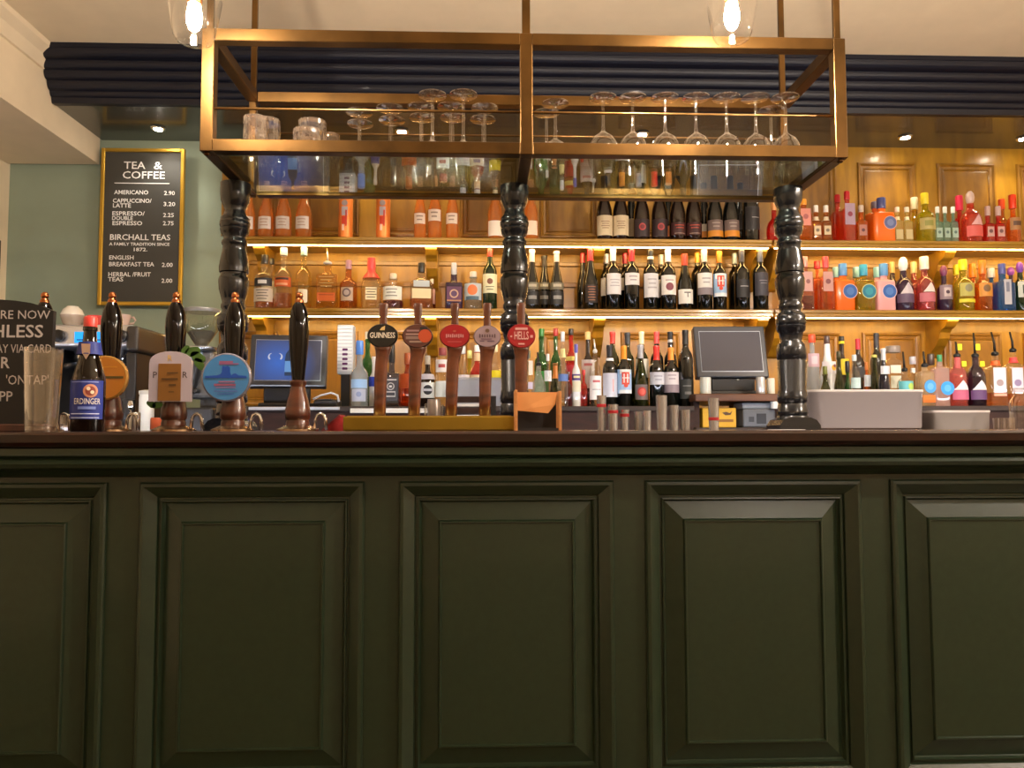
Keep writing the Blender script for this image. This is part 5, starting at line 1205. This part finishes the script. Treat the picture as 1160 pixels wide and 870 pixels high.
def screen_mat():
    m = bpy.data.materials.new('till_picture'); m.use_nodes = True
    nt = m.node_tree; p = nt.nodes['Principled BSDF']
    tc = nt.nodes.new('ShaderNodeTexCoord'); g = nt.nodes.new('ShaderNodeTexGradient'); g.gradient_type = 'SPHERICAL'
    mp = nt.nodes.new('ShaderNodeMapping'); mp.inputs['Location'].default_value = (.25, 0, -1.35); mp.inputs['Scale'].default_value = (6.5, 0.0, 7.5)
    r = nt.nodes.new('ShaderNodeValToRGB')
    r.color_ramp.elements[0].color = (*lin('#3a3f52'), 1); r.color_ramp.elements[1].color = (*lin('#2f72d8'), 1)
    nt.links.new(tc.outputs['Object'], mp.inputs[0]); nt.links.new(mp.outputs[0], g.inputs[0]); nt.links.new(g.outputs['Fac'], r.inputs[0])
    p.inputs['Base Color'].default_value = (.02, .02, .03, 1); p.inputs['Roughness'].default_value = .15
    nt.links.new(r.outputs[0], p.inputs['Emission Color']); p.inputs['Emission Strength'].default_value = .75
    return m
t1, mon, m1, w1, h1 = till(283, 368, 376, 438, 3.12, ZC, 'till with lit blue bottle picture on screen behind the pumps', screen_mat(), .22, .10, 0)
def onscr(name, pts, mt):
    o = from_py(name, [(m1 @ Vector((u*w1, -.0036, v*h1))) for u, v in pts], [tuple(range(len(pts)))], mt, mon)
    return o
LB = emis('#7aa8e0', .8)
bx_ = .02
onscr('pictured_bottle', [(bx_-.06, .2), (bx_+.06, .2), (bx_+.065, .5), (bx_+.055, .62), (bx_+.018, .7), (bx_+.018, .84), (bx_-.018, .84), (bx_-.018, .7), (bx_-.055, .62), (bx_-.065, .5)], emis('#54607c', .5))
o = from_py('pictured_label', [(m1 @ Vector((u*w1, -.0042, v*h1))) for u, v in ((bx_-.062, .27), (bx_+.062, .27), (bx_+.062, .48), (bx_-.062, .48))], [(0, 1, 2, 3)], LB, mon)
for sgn in (-1, 1):
    pts = []
    for i in range(9):
        a = PI*(.55+.75*i/8) if sgn < 0 else PI*(.45-.75*i/8)
        pts.append((-.17+sgn*.045+.05*math.cos(a), .56+.07*math.sin(a)))
    for i in range(8, -1, -1):
        a = PI*(.55+.75*i/8) if sgn < 0 else PI*(.45-.75*i/8)
        pts.append((-.17+sgn*.045+.036*math.cos(a)+sgn*-.006, .57+.055*math.sin(a)))
    onscr('pictured_horn', pts, emis('#d8dcf0', .8))
t2, mon2, m2, w2, h2 = till(789, 872, 365.5, 427.5, 3.14, ZT, 'till with dark blank screen on the wooden stand', mat('#3a3c48', .12, coat=.5), .25, -.04, 0)
# things round the tills
cr = thing('card_reader', (X(370, 3.05, 450), 3.05, ZC), 'black card reader with curled cable right of the blue-screened till', 'card reader')
box('body', -.05, .045, -.01, .08, 0, .028, DS, cr, .008, 3)
tube('cable', [(-.05, -.012, .03), (-.02, -.012, .045), (.02, -.012, .055), (.045, -.012, .045), (.05, -.012, .02)], .004, mat('#c8c8cc', .3), cr, 8)
box('keypad', -.03, .02, -.012, .05, .028, .031, mat('#3a3a3e', .4), cr)
sp = thing('edge_strip', (X(333, 2.962), 2.962, ZC-.022), 'thin steel edging strip on the cabinet under the blue-screened till', 'edging')
box('strip', X(282, 2.96)-sp.location.x, X(385, 2.96)-sp.location.x, 0, .0065, .008, .02, STEEL, sp, .001)
sp = thing('edge_strip', (X(447, 2.962), 2.962, ZC-.03), 'bright steel edging strip behind the two leftmost taps', 'edging')
box('strip', X(397, 2.96)-sp.location.x, X(498, 2.96)-sp.location.x, 0, .0065, .004, .022, mat('#e4e0d4', .35, .6), sp, .001)
# tall white dispenser on the wall of the back bar
dsp = thing('wall_dispenser', (X(391, 3.3, 400), 3.3, ZC), 'tall white ridged dispenser with purple lights left of frosted vodka', 'dispenser')
dk_ = 3.3/F; dz = lambda y: Z(y, 3.3, 391)-ZC
box('column', -9*dk_, 9*dk_, 0, .06, dz(424), dz(368), mat('#c8d0d8', .35), dsp, .003)
for i in range(13):
    y_ = 371+i*4
    box('ridge', -8.5*dk_, 7.5*dk_, -.004, .001, dz(y_+1.6), dz(y_-1), mat('#e4eaee', .3), dsp)
for i in range(5):
    box('indicator', -3*dk_, 3*dk_, -.006, -.0035, dz(396+i*5.4+1.3), dz(396+i*5.4-1.3), mat('#5a1a5a', .3), dsp, .002)
box('stand', -5*dk_, 5*dk_, .01, .05, 0, dz(424), DS, dsp)
# clear plastic box of sachets, glass tumbler and steel cup behind the taps
pb = thing('plastic_box', (X(542, 3.03, 450), 3.03, ZC), 'translucent white plastic box behind the middle taps', 'box')
kx = 3.03/F; pz = lambda y: Z(y, 3.03, 542)-ZC
x0, x1 = X(516, 3.03)-pb.location.x, X(568, 3.03)-pb.location.x
PM = glass('#e8ecf2', .5, milkc='#dfe4ee', edge=2.5)
box('front', x0, x1, -.045, -.042, 0, pz(431), PM, pb)
box('back', x0, x1, .042, .045, 0, pz(431), PM, pb)
box('side', x0, x0+.003, -.042, .042, 0, pz(431), PM, pb); box('side', x1-.003, x1, -.042, .042, 0, pz(431), PM, pb)
box('lid', x0-.004, x1+.004, -.048, .048, pz(431), pz(428.5), PM, pb, .002)
for i, px in enumerate((486, 497.5)):
    tt = jar(px, 2.2, CT, 11, 458 if i == 0 else 459, CLEAR, 'clear ribbed tumbler behind the taps, %s of two' % ('left' if i == 0 else 'right'), 'tumbler', 'bar_tumbler')
    tt['group'] = 'tumblers behind the taps'
jar(491.5, 2.1, CT, 15, 453, mat('#b0a8a4', .3, .9), 'brushed steel cup behind the second tap', 'cup', 'steel_cup')
kb = thing('wire_shelf', (X(533, 2.2), 2.2, CT), 'low dark rack with two pale slats behind the middle taps', 'rack')
wx = lambda p: X(p, 2.2)-kb.location.x
wz = lambda y: Z(y, 2.2, 533)-CT
box('end', wx(505), wx(509), 0, .1, 0, wz(448.5), DS, kb); box('end', wx(556), wx(562), 0, .1, 0, wz(448.5), DS, kb)
for ya, yb_, m_ in ((449, 456, DARKW), (457.5, 460.5, mat('#e8e8ec', .4)), (462, 468, DARKW), (470, 473, mat('#e8e8ec', .4))):
    box('slat', wx(509), wx(556), .002, .01, wz(yb_), wz(ya), m_, kb, .0005)
# under the right-hand till
yb2 = thing('yellow_box', (X(815, 3.05, 475), 3.05, ZN), 'yellow cardboard box under the till stand', 'box')
kk = 3.05/F; yz = lambda y: Z(y, 3.05, 815)-ZN
box('carton', -19.5*kk, 19.5*kk, 0, .09, 0, yz(462), mat('#d0a020', .6), yb2, .002)
prism_y('printed_bird', [(3*kk, yz(467.5)), (8*kk, yz(466.5)), (12*kk, yz(468)), (15*kk, yz(465.5)), (13*kk, yz(470)), (7*kk, yz(470.5))], -.0006, -.0001, mat('#4a2a12', .6), yb2)
box('printed_stripe', -2*kk, 16*kk, -.0006, 0, yz(478), yz(475), mat('#8a5a18', .6), yb2)
prn = thing('receipt_printer', (X(860, 3.03, 475), 3.03, ZN), 'dark grey receipt printer under the till stand', 'printer')
kk = 3.03/F; yz = lambda y: Z(y, 3.03, 860)-ZN
box('case', -18.5*kk, 19*kk, 0, .13, 0, yz(463), mat('#55585e', .35), prn, .006, 2)
box('cover', -19*kk, 15*kk, .004, .12, yz(463), yz(456), mat('#8a9098', .3), prn, .006, 2)
box('paper_slot', -3*kk, 8*kk, -.002, .002, yz(480), yz(468.5), mat('#0c0d10', .3), prn)
box('panel', -12*kk, -6*kk, -.002, .002, yz(478), yz(472), mat('#22252a', .3), prn)
lathe('paper_roll', [(4*kk, yz(463)), (4.2*kk, yz(462)), (4.2*kk, yz(452)), (3*kk, yz(451))], mat('#d8dcdc', .4), prn, (16.5*kk, -.012, 0), seg=16)
jar(799.5, 3.06, ZT, 12.5, 428, mat('#c8ccc4', .3), 'small white jar left of the dark-screened till foot', 'jar', 'white_jar')
jar(862, 3.05, ZT, 10, 427.5, mat('#d0d0d0', .3, .5), 'silver cup right of the dark-screened till foot', 'cup', 'silver_cup')
jar(873.5, 3.07, ZT, 9, 429, mat('#d8d4c4', .35), 'cream cup beside the right post on the till stand', 'cup', 'cream_cup')
